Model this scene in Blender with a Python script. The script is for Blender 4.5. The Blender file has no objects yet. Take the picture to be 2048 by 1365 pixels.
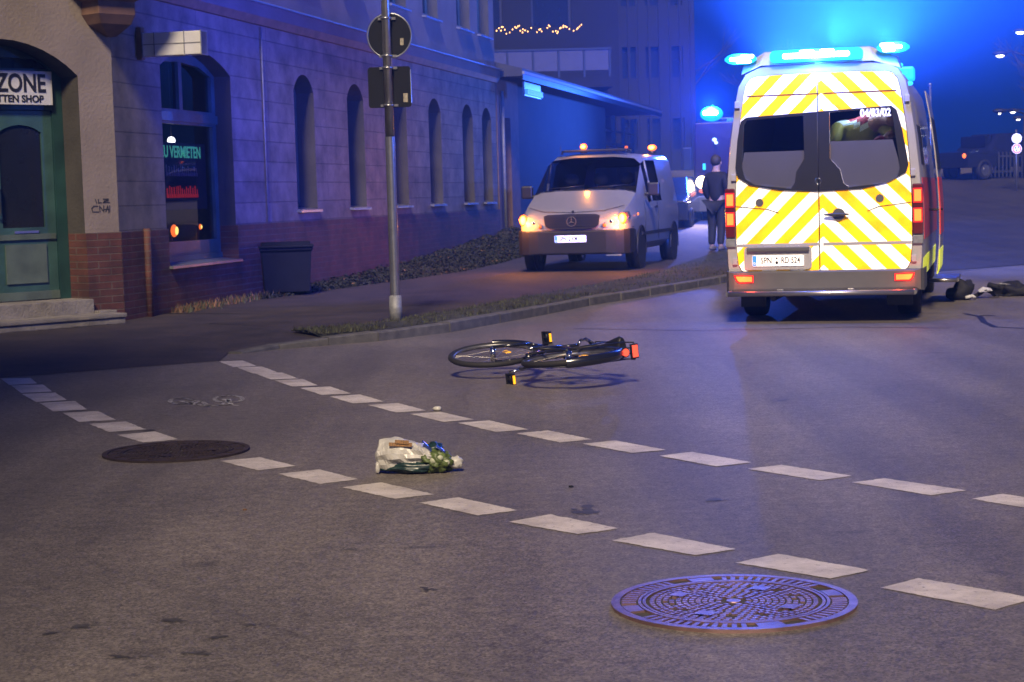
import bpy, bmesh, math, random
from mathutils import Vector, Matrix, noise
random.seed(7)
R = math.radians
sc = bpy.context.scene
C = sc.collection

# ------------------------------------------------------------------ camera
cam = bpy.data.cameras.new("camera"); camo = bpy.data.objects.new("camera", cam); C.objects.link(camo)
F_PX, PITCH, ROLL, CAMH = 3600.0, .0804, .0288, 1.35
cam.sensor_width = 36; cam.lens = 36 * F_PX / 2048
cam.clip_end = 3000; cam.clip_start = .05
camo.matrix_world = Matrix.Translation((0, 0, CAMH)) @ Matrix.Rotation(math.pi / 2 - PITCH, 4, 'X') @ Matrix.Rotation(-ROLL, 4, 'Z')
cam.dof.use_dof = True; cam.dof.focus_distance = 8.5; cam.dof.aperture_fstop = 11
sc.camera = camo
# ------------------------------------------------------------------ world and sun
SUN_EL, SUN_AZ = R(41), R(184)          # low street light comes from behind the camera, a little from the left
w = bpy.data.worlds.new("World"); sc.world = w; w.use_nodes = True
nt = w.node_tree; nt.nodes.clear()
out = nt.nodes.new("ShaderNodeOutputWorld"); bg = nt.nodes.new("ShaderNodeBackground")
sky = nt.nodes.new("ShaderNodeTexSky"); sky.sky_type = 'NISHITA'; sky.sun_disc = False
sky.sun_elevation = SUN_EL; sky.sun_rotation = SUN_AZ
tint = nt.nodes.new("ShaderNodeMixRGB"); tint.blend_type = 'MULTIPLY'; tint.inputs[0].default_value = 1
tint.inputs[2].default_value = (.004, .12, 1, 1)
nt.links.new(sky.outputs[0], tint.inputs[1]); nt.links.new(tint.outputs[0], bg.inputs[0]); nt.links.new(bg.outputs[0], out.inputs[0])
bg.inputs[1].default_value = .030
sl = bpy.data.lights.new("sun", 'SUN'); so = bpy.data.objects.new("sun", sl); C.objects.link(so)
sl.energy = 5.0; sl.color = (1, .80, .54); sl.angle = R(9)
sd = Vector((math.sin(SUN_AZ) * math.cos(SUN_EL), math.cos(SUN_AZ) * math.cos(SUN_EL), math.sin(SUN_EL)))
so.rotation_euler = sd.to_track_quat('Z', 'Y').to_euler()
sc.view_settings.view_transform = 'Standard'; sc.view_settings.look = 'None'
sc.view_settings.exposure = .12; sc.view_settings.gamma = 1
sc.cycles.use_denoising = True
sc.cycles.max_bounces = 6; sc.cycles.transparent_max_bounces = 12; sc.cycles.volume_bounces = 0
sc.cycles.sample_clamp_indirect = 4
BLUE = (.03, .13, 1); VIO = (.05, .07, 1)

# ------------------------------------------------------------------ materials
def lnk(n, a, b): n.links.new(a, b)
def base(name):
    m = bpy.data.materials.new(name); m.use_nodes = True
    n = m.node_tree; b = n.nodes["Principled BSDF"]; return m, n, b
def M(name, col, rough=.6, metal=0, var=.15, scale=6, bump=0, bscale=60, coat=0, spec=.5):
    m, n, b = base(name)
    b.inputs["Roughness"].default_value = rough; b.inputs["Metallic"].default_value = metal
    b.inputs["Coat Weight"].default_value = coat; b.inputs["Specular IOR Level"].default_value = spec
    b.inputs["Coat Roughness"].default_value = .08
    tc = n.nodes.new("ShaderNodeTexCoord")
    nz = n.nodes.new("ShaderNodeTexNoise"); nz.inputs["Scale"].default_value = scale; nz.inputs["Detail"].default_value = 6
    lnk(n, tc.outputs["Object"], nz.inputs["Vector"])
    rp = n.nodes.new("ShaderNodeValToRGB")
    c = Vector(col)
    rp.color_ramp.elements[0].position = .3; rp.color_ramp.elements[1].position = .7
    rp.color_ramp.elements[0].color = (*(c * (1 - var)), 1); rp.color_ramp.elements[1].color = (*[min(1, x) for x in c * (1 + var)], 1)
    lnk(n, nz.outputs["Fac"], rp.inputs[0]); lnk(n, rp.outputs[0], b.inputs["Base Color"])
    if bump:
        n2 = n.nodes.new("ShaderNodeTexNoise"); n2.inputs["Scale"].default_value = bscale; n2.inputs["Detail"].default_value = 4
        lnk(n, tc.outputs["Object"], n2.inputs["Vector"])
        bp = n.nodes.new("ShaderNodeBump"); bp.inputs["Strength"].default_value = bump; bp.inputs["Distance"].default_value = .02
        lnk(n, n2.outputs["Fac"], bp.inputs["Height"]); lnk(n, bp.outputs[0], b.inputs["Normal"])
    return m
def EM(name, col, s, sample=False):
    m, n, b = base(name)
    b.inputs["Base Color"].default_value = (*[x * .5 for x in col], 1)
    b.inputs["Emission Color"].default_value = (*col, 1); b.inputs["Emission Strength"].default_value = s
    if not sample: m.cycles.emission_sampling = 'NONE'
    return m
def math_(n, op, a, b=None):
    k = n.nodes.new("ShaderNodeMath"); k.operation = op
    for i, v in enumerate((a, b)):
        if v is None: continue
        if isinstance(v, (int, float)): k.inputs[i].default_value = v
        else: lnk(n, v, k.inputs[i])
    return k.outputs[0]
def GL(name, tint=(.5, .5, .55), t=.6, rough=.03):
    m, n, b = base(name)
    n.nodes.remove(b)
    o = n.nodes["Material Output"]
    tr = n.nodes.new("ShaderNodeBsdfTransparent"); tr.inputs[0].default_value = (*[x * t for x in tint], 1)
    g = n.nodes.new("ShaderNodeBsdfGlossy"); g.inputs["Roughness"].default_value = rough
    fr = n.nodes.new("ShaderNodeFresnel"); fr.inputs[0].default_value = 1.5
    ge = n.nodes.new('ShaderNodeNewGeometry'); f2 = math_(n, 'MULTIPLY', fr.outputs[0], math_(n, 'SUBTRACT', 1.0, ge.outputs['Backfacing']))
    mx = n.nodes.new("ShaderNodeMixShader"); lnk(n, f2, mx.inputs[0]); lnk(n, tr.outputs[0], mx.inputs[1]); lnk(n, g.outputs[0], mx.inputs[2])
    lnk(n, mx.outputs[0], o.inputs[0]); return m
def retro_out(m, n, b, colsock, col, gain=.9, rough=.42):
    """retroreflective sheeting: a share of the light goes back the way it came"""
    o = n.nodes["Material Output"]
    g = n.nodes.new("ShaderNodeBsdfAnisotropic"); g.distribution = 'GGX'; g.inputs["Roughness"].default_value = rough
    ge = n.nodes.new("ShaderNodeNewGeometry"); lnk(n, ge.outputs["Incoming"], g.inputs["Normal"])
    ad = n.nodes.new("ShaderNodeAddShader")
    if colsock: lnk(n, colsock, g.inputs["Color"]); lnk(n, colsock, b.inputs["Base Color"])
    else: g.inputs["Color"].default_value = (*col, 1); b.inputs["Base Color"].default_value = (*col, 1)
    lnk(n, b.outputs[0], ad.inputs[0]); lnk(n, g.outputs[0], ad.inputs[1]); lnk(n, ad.outputs[0], o.inputs[0])
def RETRO(name, col, rough=.5):
    m, n, b = base(name); b.inputs["Roughness"].default_value = .3; retro_out(m, n, b, None, col, rough=rough); return m
def CHEV():
    m, n, b = base("chevron_sheeting"); b.inputs["Roughness"].default_value = .35
    tc = n.nodes.new("ShaderNodeTexCoord"); sx = n.nodes.new("ShaderNodeSeparateXYZ"); lnk(n, tc.outputs["Object"], sx.inputs[0])
    a = math_(n, 'ABSOLUTE', sx.outputs[0])
    s = math_(n, 'ADD', a, sx.outputs[2]); s = math_(n, 'DIVIDE', s, .285); s = math_(n, 'FRACT', s)
    k = math_(n, 'LESS_THAN', s, .5)
    mx = n.nodes.new("ShaderNodeMixRGB"); lnk(n, k, mx.inputs[0])
    nz = n.nodes.new("ShaderNodeTexNoise"); nz.inputs["Scale"].default_value = 3.5; nz.inputs["Detail"].default_value = 4; lnk(n, tc.outputs["Object"], nz.inputs[0])
    rp = n.nodes.new("ShaderNodeValToRGB"); rp.color_ramp.elements[0].color = (1, .36, .0, 1); rp.color_ramp.elements[1].color = (1, .62, .0, 1)
    rp.color_ramp.elements[0].position = .3; rp.color_ramp.elements[1].position = .6
    lnk(n, nz.outputs["Fac"], rp.inputs[0])
    mx.inputs[1].default_value = (1, .98, .86, 1); lnk(n, rp.outputs[0], mx.inputs[2])
    retro_out(m, n, b, mx.outputs[0], None, rough=.58)
    return m
def ASPHALT(name, c0, c1, grain=220, stain=.35):
    m, n, b = base(name); b.inputs["Roughness"].default_value = .62; b.inputs["Specular IOR Level"].default_value = .45
    tc = n.nodes.new("ShaderNodeTexCoord")
    def N(s, d=6, r=.6):
        z = n.nodes.new("ShaderNodeTexNoise"); z.inputs["Scale"].default_value = s; z.inputs["Detail"].default_value = d; z.inputs["Roughness"].default_value = r
        lnk(n, tc.outputs["Object"], z.inputs[0]); return z.outputs["Fac"]
    g = n.nodes.new("ShaderNodeTexVoronoi"); g.inputs["Scale"].default_value = grain * .55; lnk(n, tc.outputs["Object"], g.inputs[0])
    gr = n.nodes.new("ShaderNodeMixRGB"); gr.inputs[0].default_value = .5; lnk(n, g.outputs["Color"], gr.inputs[1]); lnk(n, N(grain, 2), gr.inputs[2])
    bw = n.nodes.new("ShaderNodeRGBToBW"); lnk(n, gr.outputs[0], bw.inputs[0])
    rp = n.nodes.new("ShaderNodeValToRGB"); rp.color_ramp.elements[0].position = .22; rp.color_ramp.elements[1].position = .8
    rp.color_ramp.elements[0].color = (*c0, 1); rp.color_ramp.elements[1].color = (*c1, 1); lnk(n, bw.outputs[0], rp.inputs[0])
    # worn patches and dark stains
    p = n.nodes.new("ShaderNodeValToRGB"); p.color_ramp.elements[0].position = .3; p.color_ramp.elements[1].position = .68
    p.color_ramp.elements[0].color = (.72, .72, .74, 1); p.color_ramp.elements[1].color = (1.12, 1.1, 1.08, 1); lnk(n, N(.55, 8, .65), p.inputs[0])
    mp2 = n.nodes.new("ShaderNodeMapping"); mp2.inputs["Rotation"].default_value = (0, 0, R(14)); mp2.inputs["Scale"].default_value = (1.1, .07, 1); lnk(n, tc.outputs["Object"], mp2.inputs[0])
    tn = n.nodes.new("ShaderNodeTexNoise"); tn.inputs["Scale"].default_value = 1.6; tn.inputs["Detail"].default_value = 5; lnk(n, mp2.outputs[0], tn.inputs[0])
    mo = n.nodes.new("ShaderNodeValToRGB"); mo.color_ramp.elements[0].position = .36; mo.color_ramp.elements[1].position = .64
    mo.color_ramp.elements[0].color = (.78, .78, .78, 1); mo.color_ramp.elements[1].color = (1.2, 1.2, 1.18, 1); lnk(n, N(14, 5, .75), mo.inputs[0])
    m0 = n.nodes.new("ShaderNodeMixRGB"); m0.blend_type = 'MULTIPLY'; m0.inputs[0].default_value = 1
    tr_ = n.nodes.new('ShaderNodeValToRGB'); tr_.color_ramp.elements[0].position = .38; tr_.color_ramp.elements[1].position = .62; tr_.color_ramp.elements[0].color = (.80, .80, .81, 1); tr_.color_ramp.elements[1].color = (1.1, 1.1, 1.09, 1); lnk(n, tn.outputs['Fac'], tr_.inputs[0])
    mt_ = n.nodes.new('ShaderNodeMixRGB'); mt_.blend_type = 'MULTIPLY'; mt_.inputs[0].default_value = 1; lnk(n, rp.outputs[0], mt_.inputs[1]); lnk(n, tr_.outputs[0], mt_.inputs[2]); lnk(n, mt_.outputs[0], m0.inputs[1]); lnk(n, mo.outputs[0], m0.inputs[2])
    m1 = n.nodes.new("ShaderNodeMixRGB"); m1.blend_type = 'MULTIPLY'; m1.inputs[0].default_value = 1; lnk(n, m0.outputs[0], m1.inputs[1]); lnk(n, p.outputs[0], m1.inputs[2])
    q = n.nodes.new("ShaderNodeValToRGB"); q.color_ramp.elements[0].position = .66; q.color_ramp.elements[1].position = .74
    q.color_ramp.elements[0].color = (1, 1, 1, 1); q.color_ramp.elements[1].color = (1 - stain,) * 3 + (1,)
    mp = n.nodes.new("ShaderNodeMapping"); mp.inputs["Scale"].default_value = (1.5, 3.5, 1); lnk(n, tc.outputs["Object"], mp.inputs[0])
    z = n.nodes.new("ShaderNodeTexNoise"); z.inputs["Scale"].default_value = 1.3; z.inputs["Detail"].default_value = 5; lnk(n, mp.outputs[0], z.inputs[0]); lnk(n, z.outputs["Fac"], q.inputs[0])
    m2 = n.nodes.new("ShaderNodeMixRGB"); m2.blend_type = 'MULTIPLY'; m2.inputs[0].default_value = 1; lnk(n, m1.outputs[0], m2.inputs[1]); lnk(n, q.outputs[0], m2.inputs[2])
    # cracks
    v = n.nodes.new("ShaderNodeTexVoronoi"); v.feature = 'DISTANCE_TO_EDGE'; v.inputs["Scale"].default_value = .22
    dm = n.nodes.new("ShaderNodeMixRGB"); dm.inputs[0].default_value = .12; lnk(n, tc.outputs["Object"], dm.inputs[1])
    nn = n.nodes.new("ShaderNodeTexNoise"); nn.inputs["Scale"].default_value = 1.7; nn.inputs["Detail"].default_value = 6; lnk(n, tc.outputs["Object"], nn.inputs[0]); lnk(n, nn.outputs["Color"], dm.inputs[2])
    lnk(n, dm.outputs[0], v.inputs[0])
    k = n.nodes.new("ShaderNodeValToRGB"); k.color_ramp.elements[0].position = 0; k.color_ramp.elements[1].position = .006
    k.color_ramp.elements[0].color = (.88, .88, .88, 1); k.color_ramp.elements[1].color = (1, 1, 1, 1); lnk(n, v.outputs["Distance"], k.inputs[0])
    m3 = n.nodes.new("ShaderNodeMixRGB"); m3.blend_type = 'MULTIPLY'; m3.inputs[0].default_value = 1; lnk(n, m2.outputs[0], m3.inputs[1]); lnk(n, k.outputs[0], m3.inputs[2])
    lnk(n, m3.outputs[0], b.inputs["Base Color"])
    bp = n.nodes.new("ShaderNodeBump"); bp.inputs["Strength"].default_value = .4; bp.inputs["Distance"].default_value = .005
    lnk(n, bw.outputs[0], bp.inputs["Height"]); lnk(n, bp.outputs[0], b.inputs["Normal"])
    return m
def BRICK(name, c1, c2, mortar, bw_, bh, ms=.01, axes=('X', 'Z'), noise_amt=.5, rough=.8, bump=.4, patch=None, offset=.5):
    m, n, b = base(name); b.inputs["Roughness"].default_value = rough
    tc = n.nodes.new("ShaderNodeTexCoord"); sx = n.nodes.new("ShaderNodeSeparateXYZ"); lnk(n, tc.outputs["Object"], sx.inputs[0])
    cb = n.nodes.new("ShaderNodeCombineXYZ"); lnk(n, sx.outputs[axes[0]], cb.inputs[0]); lnk(n, sx.outputs[axes[1]], cb.inputs[1])
    t = n.nodes.new("ShaderNodeTexBrick"); t.inputs["Scale"].default_value = 1; t.inputs["Brick Width"].default_value = bw_; t.inputs["Row Height"].default_value = bh
    t.offset = offset; t.inputs["Mortar Size"].default_value = ms; t.inputs["Mortar Smooth"].default_value = .3
    t.inputs["Color1"].default_value = (*c1, 1); t.inputs["Color2"].default_value = (*c2, 1); t.inputs["Mortar"].default_value = (*mortar, 1)
    lnk(n, cb.outputs[0], t.inputs[0])
    nz = n.nodes.new("ShaderNodeTexNoise"); nz.inputs["Scale"].default_value = 2.2; nz.inputs["Detail"].default_value = 9; nz.inputs["Roughness"].default_value = .65; lnk(n, tc.outputs["Object"], nz.inputs[0])
    r = n.nodes.new("ShaderNodeValToRGB"); r.color_ramp.elements[0].position = .35; r.color_ramp.elements[1].position = .65
    r.color_ramp.elements[0].color = (1 - noise_amt,) * 3 + (1,); r.color_ramp.elements[1].color = (1.15,) * 3 + (1,); lnk(n, nz.outputs["Fac"], r.inputs[0])
    mx = n.nodes.new("ShaderNodeMixRGB"); mx.blend_type = 'MULTIPLY'; mx.inputs[0].default_value = 1; lnk(n, t.outputs["Color"], mx.inputs[1]); lnk(n, r.outputs[0], mx.inputs[2])
    lnk(n, mx.outputs[0], b.inputs["Base Color"])
    f = n.nodes.new("ShaderNodeTexNoise"); f.inputs["Scale"].default_value = 70; lnk(n, tc.outputs["Object"], f.inputs[0])
    h = math_(n, 'MULTIPLY', t.outputs["Fac"], -1.0); h = math_(n, 'ADD', h, math_(n, 'MULTIPLY', f.outputs["Fac"], .25)); h = math_(n, 'ADD', h, math_(n, 'MULTIPLY', nz.outputs["Fac"], .6))
    bp = n.nodes.new("ShaderNodeBump"); bp.inputs["Strength"].default_value = bump; bp.inputs["Distance"].default_value = .015
    lnk(n, h, bp.inputs["Height"]); lnk(n, bp.outputs[0], b.inputs["Normal"])
    return m
def WORN(name, col, thr=.42, scale=40):
    """thin worn road paint: bare asphalt shows through"""
    m, n, b = base(name); b.inputs["Roughness"].default_value = .6
    tc = n.nodes.new("ShaderNodeTexCoord"); z = n.nodes.new("ShaderNodeTexNoise"); z.inputs["Scale"].default_value = scale; z.inputs["Detail"].default_value = 8; z.inputs["Roughness"].default_value = .7
    lnk(n, tc.outputs["Object"], z.inputs[0])
    r = n.nodes.new("ShaderNodeValToRGB"); r.color_ramp.elements[0].position = thr - .06; r.color_ramp.elements[1].position = thr + .06
    r.color_ramp.elements[0].color = (.075, .07, .068, 1); r.color_ramp.elements[1].color = (*col, 1); lnk(n, z.outputs["Fac"], r.inputs[0])
    z2 = n.nodes.new("ShaderNodeTexNoise"); z2.inputs["Scale"].default_value = 3.5; z2.inputs["Detail"].default_value = 7; z2.inputs["Roughness"].default_value = .7; lnk(n, tc.outputs["Object"], z2.inputs[0])
    r2 = n.nodes.new("ShaderNodeValToRGB"); r2.color_ramp.elements[0].position = .36; r2.color_ramp.elements[1].position = .6; r2.color_ramp.elements[0].color = (.66, .65, .64, 1); r2.color_ramp.elements[1].color = (1.05, 1.05, 1.05, 1); lnk(n, z2.outputs["Fac"], r2.inputs[0])
    mx = n.nodes.new("ShaderNodeMixRGB"); mx.blend_type = 'MULTIPLY'; mx.inputs[0].default_value = 1; lnk(n, r.outputs[0], mx.inputs[1]); lnk(n, r2.outputs[0], mx.inputs[2])
    lnk(n, mx.outputs[0], b.inputs["Base Color"]); return m

mt = {}
mt['asphalt'] = ASPHALT("asphalt", (.058, .051, .046), (.245, .215, .19))
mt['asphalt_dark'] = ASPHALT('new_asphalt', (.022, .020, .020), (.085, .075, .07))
mt['paint'] = WORN("road_paint", (.56, .51, .47), .36, 38)
mt['paint_worn'] = WORN("faded_road_paint", (.60, .58, .56), .5, 45)
mt['paint_old'] = WORN("old_paint", (.17, .155, .145), .5, 30)
mt['paving'] = BRICK("paving_brick", (.05, .036, .033), (.04, .03, .029), (.025, .021, .021), .21, .105, .006, ('X', 'Y'), .45, .8, .3)
mt['stain'] = WORN('oil_stain', (.055, .05, .046), .52, 30)
mt['kerb'] = M("kerb_granite", (.10, .095, .085), .75, var=.35, scale=9, bump=.5, bscale=80)
mt['soil'] = M("soil_verge", (.035, .034, .024), .95, var=.5, scale=5, bump=1, bscale=35)
mt['leaf'] = M("groundcover_leaf", (.016, .018, .012), .8, var=.5, scale=7)
mt['dry'] = M("dry_leaf", (.14, .075, .04), .8, var=.5, scale=7)
mt['grass'] = M("grass_blade", (.06, .065, .035), .8, var=.4, scale=5)
mt['stucco'] = BRICK("stucco_rusticated", (.25, .215, .17), (.20, .175, .145), (.13, .115, .10), 2.45, .272, .009, ('X', 'Z'), .5, .85, .5, offset=0)
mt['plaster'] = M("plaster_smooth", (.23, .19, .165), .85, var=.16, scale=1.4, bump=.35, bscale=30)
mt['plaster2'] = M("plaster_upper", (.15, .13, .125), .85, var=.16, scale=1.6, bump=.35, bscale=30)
mt['reveal'] = M('shaded_reveal_plaster', (.055, .05, .04), .85, var=.2, scale=3, bump=.3, bscale=30)  # reveal colour darkened to carry the weak light inside the openings
mt['brick'] = BRICK("clinker_brick", (.12, .040, .026), (.085, .032, .023), (.115, .08, .065), .26, .077, .007, ('X', 'Z'), .5, .75, .6)
mt['moulding'] = M("brown_moulding", (.16, .09, .06), .7, var=.25)
mt['zinc'] = M("zinc_flashing", (.35, .37, .40), .35, metal=.8, var=.1)
mt['greenwood'] = M("green_painted_wood", (.035, .085, .075), .45, var=.3, scale=3, bump=.2, bscale=25)
mt['darkgreen'] = M("dark_green_wood", (.015, .05, .042), .45, var=.3, scale=3)
mt['greywood'] = M("pale_weathered_wood", (.075, .105, .092), .6, var=.3, scale=4, bump=.2)
mt['stone'] = M("step_stone", (.20, .185, .175), .8, var=.3, scale=6, bump=.5, bscale=40)
mt['win'] = M("window_glass_dark", (.012, .013, .02), .06, var=.1)
mt['room'] = M("dark_interior", (.03, .026, .028), .9)
mt['board'] = M("white_sign_board", (.55, .55, .57), .5, var=.06)
mt['ink'] = M("black_ink", (.012, .012, .014), .6)
mt['spray'] = M("spray_ink", (.03, .028, .04), .8)
mt['bin'] = M("bin_plastic", (.006, .007, .014), .75, spec=.2, var=.2, bump=.1)
mt['galv'] = M("galvanised_pole", (.42, .42, .43), .32, metal=.9, var=.12, scale=14)
mt['sleeve'] = M("pole_sleeve", (.22, .225, .24), .6, metal=.3, var=.2, scale=20)
mt['signback'] = M("sign_back", (.009, .010, .012), .6, spec=.15)
mt['sticker'] = M("sticker", (.3, .27, .2), .6, var=.4, scale=40)
mt['vanwhite'] = M("van_paint_white", (.24, .225, .21), .35, var=.04, coat=.4)
mt['ambwhite'] = M("ambulance_paint", (.42, .40, .42), .3, var=.04, coat=.5)
mt['ambred'] = M("ambulance_red_foil", (.75, .06, .04), .35, var=.05, coat=.3)
mt['ambyellow'] = RETRO("ambulance_yellow_foil", (.5, .6, .03), .5)
mt['plastic'] = M("grey_bumper_plastic", (.10, .095, .09), .55, var=.1, bump=.1, bscale=200)
mt['black'] = M("black_plastic", (.012, .012, .013), .45)
mt['vblack'] = M("van_bumper_plastic", (.014, .013, .014), .5)
mt['rubber'] = M("rubber", (.014, .013, .013), .75, bump=.2)
mt['rim'] = M("wheel_rim", (.18, .18, .19), .4, metal=.7)
mt['steel'] = M("brushed_steel", (.42, .4, .38), .3, metal=.9, var=.1)
mt['chrome'] = M("chrome", (.7, .7, .72), .12, metal=1, var=.02)
mt['glass'] = GL("clear_glass", (.75, .78, .85), .9)
mt['glassd'] = GL("tinted_glass", (.6, .62, .68), .85)
mt['frost'] = M("frosted_foil", (.07, .068, .09), .5, var=.08, scale=2)
mt['chev'] = CHEV()
mt['plate'] = RETRO("plate_white", (.95, .95, .95), .5)
mt['plateblue'] = RETRO("plate_blue", (.05, .25, .8), .5)
mt['whitefoil'] = RETRO("white_foil", (.95, .95, .95), .5)
mt['redrefl'] = RETRO("red_reflector", (1, .1, .06), .5)
mt['yelrefl'] = RETRO("amber_reflector", (1, .5, .02), .5)
mt['lampred'] = M("tail_lens_dark", (.12, .015, .012), .15, coat=1)
mt['e_tail'] = EM("lit_tail_lamp", (1, .24, .03), 1.8); mt['e_tailr'] = EM("tail_lamp_edge", (1, .012, .01), .9)
mt['e_white'] = EM("strobe_core", (.75, .93, 1), 14); mt['e_cyan'] = EM("strobe_lens", (.02, .62, 1), 1.15)
mt['e_amber'] = EM("amber_lamp_and_reflection", (1, .17, .015), 2.6); mt["e_core"] = EM("amber_core", (1, .62, .12), 4); mt['e_amber2'] = EM("amber_lens", (1, .16, .01), .9)
mt['e_head'] = EM("lit_headlamp", (1, .78, .45), 9); mt['e_lamp'] = EM("street_lamp_glow", (1, .93, .85), 6)
mt['e_bulb'] = EM("fairy_bulb", (1, .5, .12), 5); mt['e_tube'] = EM("lit_tube", (.12, .5, 1), .6)
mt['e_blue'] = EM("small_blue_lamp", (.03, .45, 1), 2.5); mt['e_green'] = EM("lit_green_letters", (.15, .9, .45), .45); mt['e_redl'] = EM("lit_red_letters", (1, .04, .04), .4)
mt['e_win'] = EM("lit_panel", (.5, .7, 1), 2.2)
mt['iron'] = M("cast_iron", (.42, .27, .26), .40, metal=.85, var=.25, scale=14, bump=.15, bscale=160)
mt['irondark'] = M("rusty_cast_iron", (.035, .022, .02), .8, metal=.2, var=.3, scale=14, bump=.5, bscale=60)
mt['irongap'] = M("cover_dirt", (.05, .045, .042), .85, var=.3, scale=30)
mt['frame'] = M("bike_frame_paint", (.012, .013, .02), .25, coat=.6)
mt['skin'] = M("skin", (.42, .26, .2), .55); mt['hair'] = M("hair", (.04, .03, .025), .7)
mt['jacket'] = M("dark_jacket", (.008, .008, .013), .8, var=.3); mt['trouser'] = M("dark_trousers", (.014, .015, .02), .8)
mt['shoe'] = M("pale_shoe", (.14, .12, .10), .7)
mt['hiviz'] = M("hi_vis_yellow", (.42, .48, .05), .6); mt['redcloth'] = M("red_cloth", (.3, .02, .04), .7); mt['silver'] = RETRO("silver_strip", (.6, .85, .85), .6)
mt['bagplastic'] = M("white_plastic_bag", (.46, .45, .43), .35, var=.1, scale=20, bump=.25, bscale=25)
mt['lettuce'] = M("green_leaves_food", (.07, .10, .025), .5, var=.6, scale=35); mt['orange'] = M("orange_print", (.17, .075, .012), .5, var=.7, scale=160)
mt['bagdark'] = M("dark_green_wrap", (.01, .03, .03), .35, var=.4, scale=30); mt['bluefoil'] = M("shiny_blue_wrap", (.10, .14, .4), .18, metal=.7, var=.3, scale=40)
mt['radish'] = M("pale_vegetable", (.34, .36, .27), .5)
mt['darkwall'] = M("dark_render_wall", (.006, .006, .008), .9, var=.2, scale=1.2); mt['farwall'] = M("far_grey_wall", (.014, .014, .017), .9, var=.15, scale=.8)
mt['balcony'] = M("balcony_panel", (.05, .055, .12), .7, var=.08); mt['roof'] = M("roof_felt", (.03, .03, .035), .7, bump=.2)
mt['garage'] = M("garage_render", (.045, .038, .034), .85, var=.15, scale=1.5, bump=.3, bscale=30); mt['brownwall'] = M("brown_pier", (.14, .085, .07), .85, var=.2)
mt['truck'] = M("engine_red_paint", (.02, .004, .005), .35, coat=.5); mt['carpaint'] = M("dark_car_paint", (.015, .016, .022), .25, coat=.8)
mt['bark'] = M("bark", (.04, .033, .028), .9, bump=.6, bscale=20)
mt['steelgrey'] = M("fence_grey", (.014, .014, .016), .6)

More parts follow.
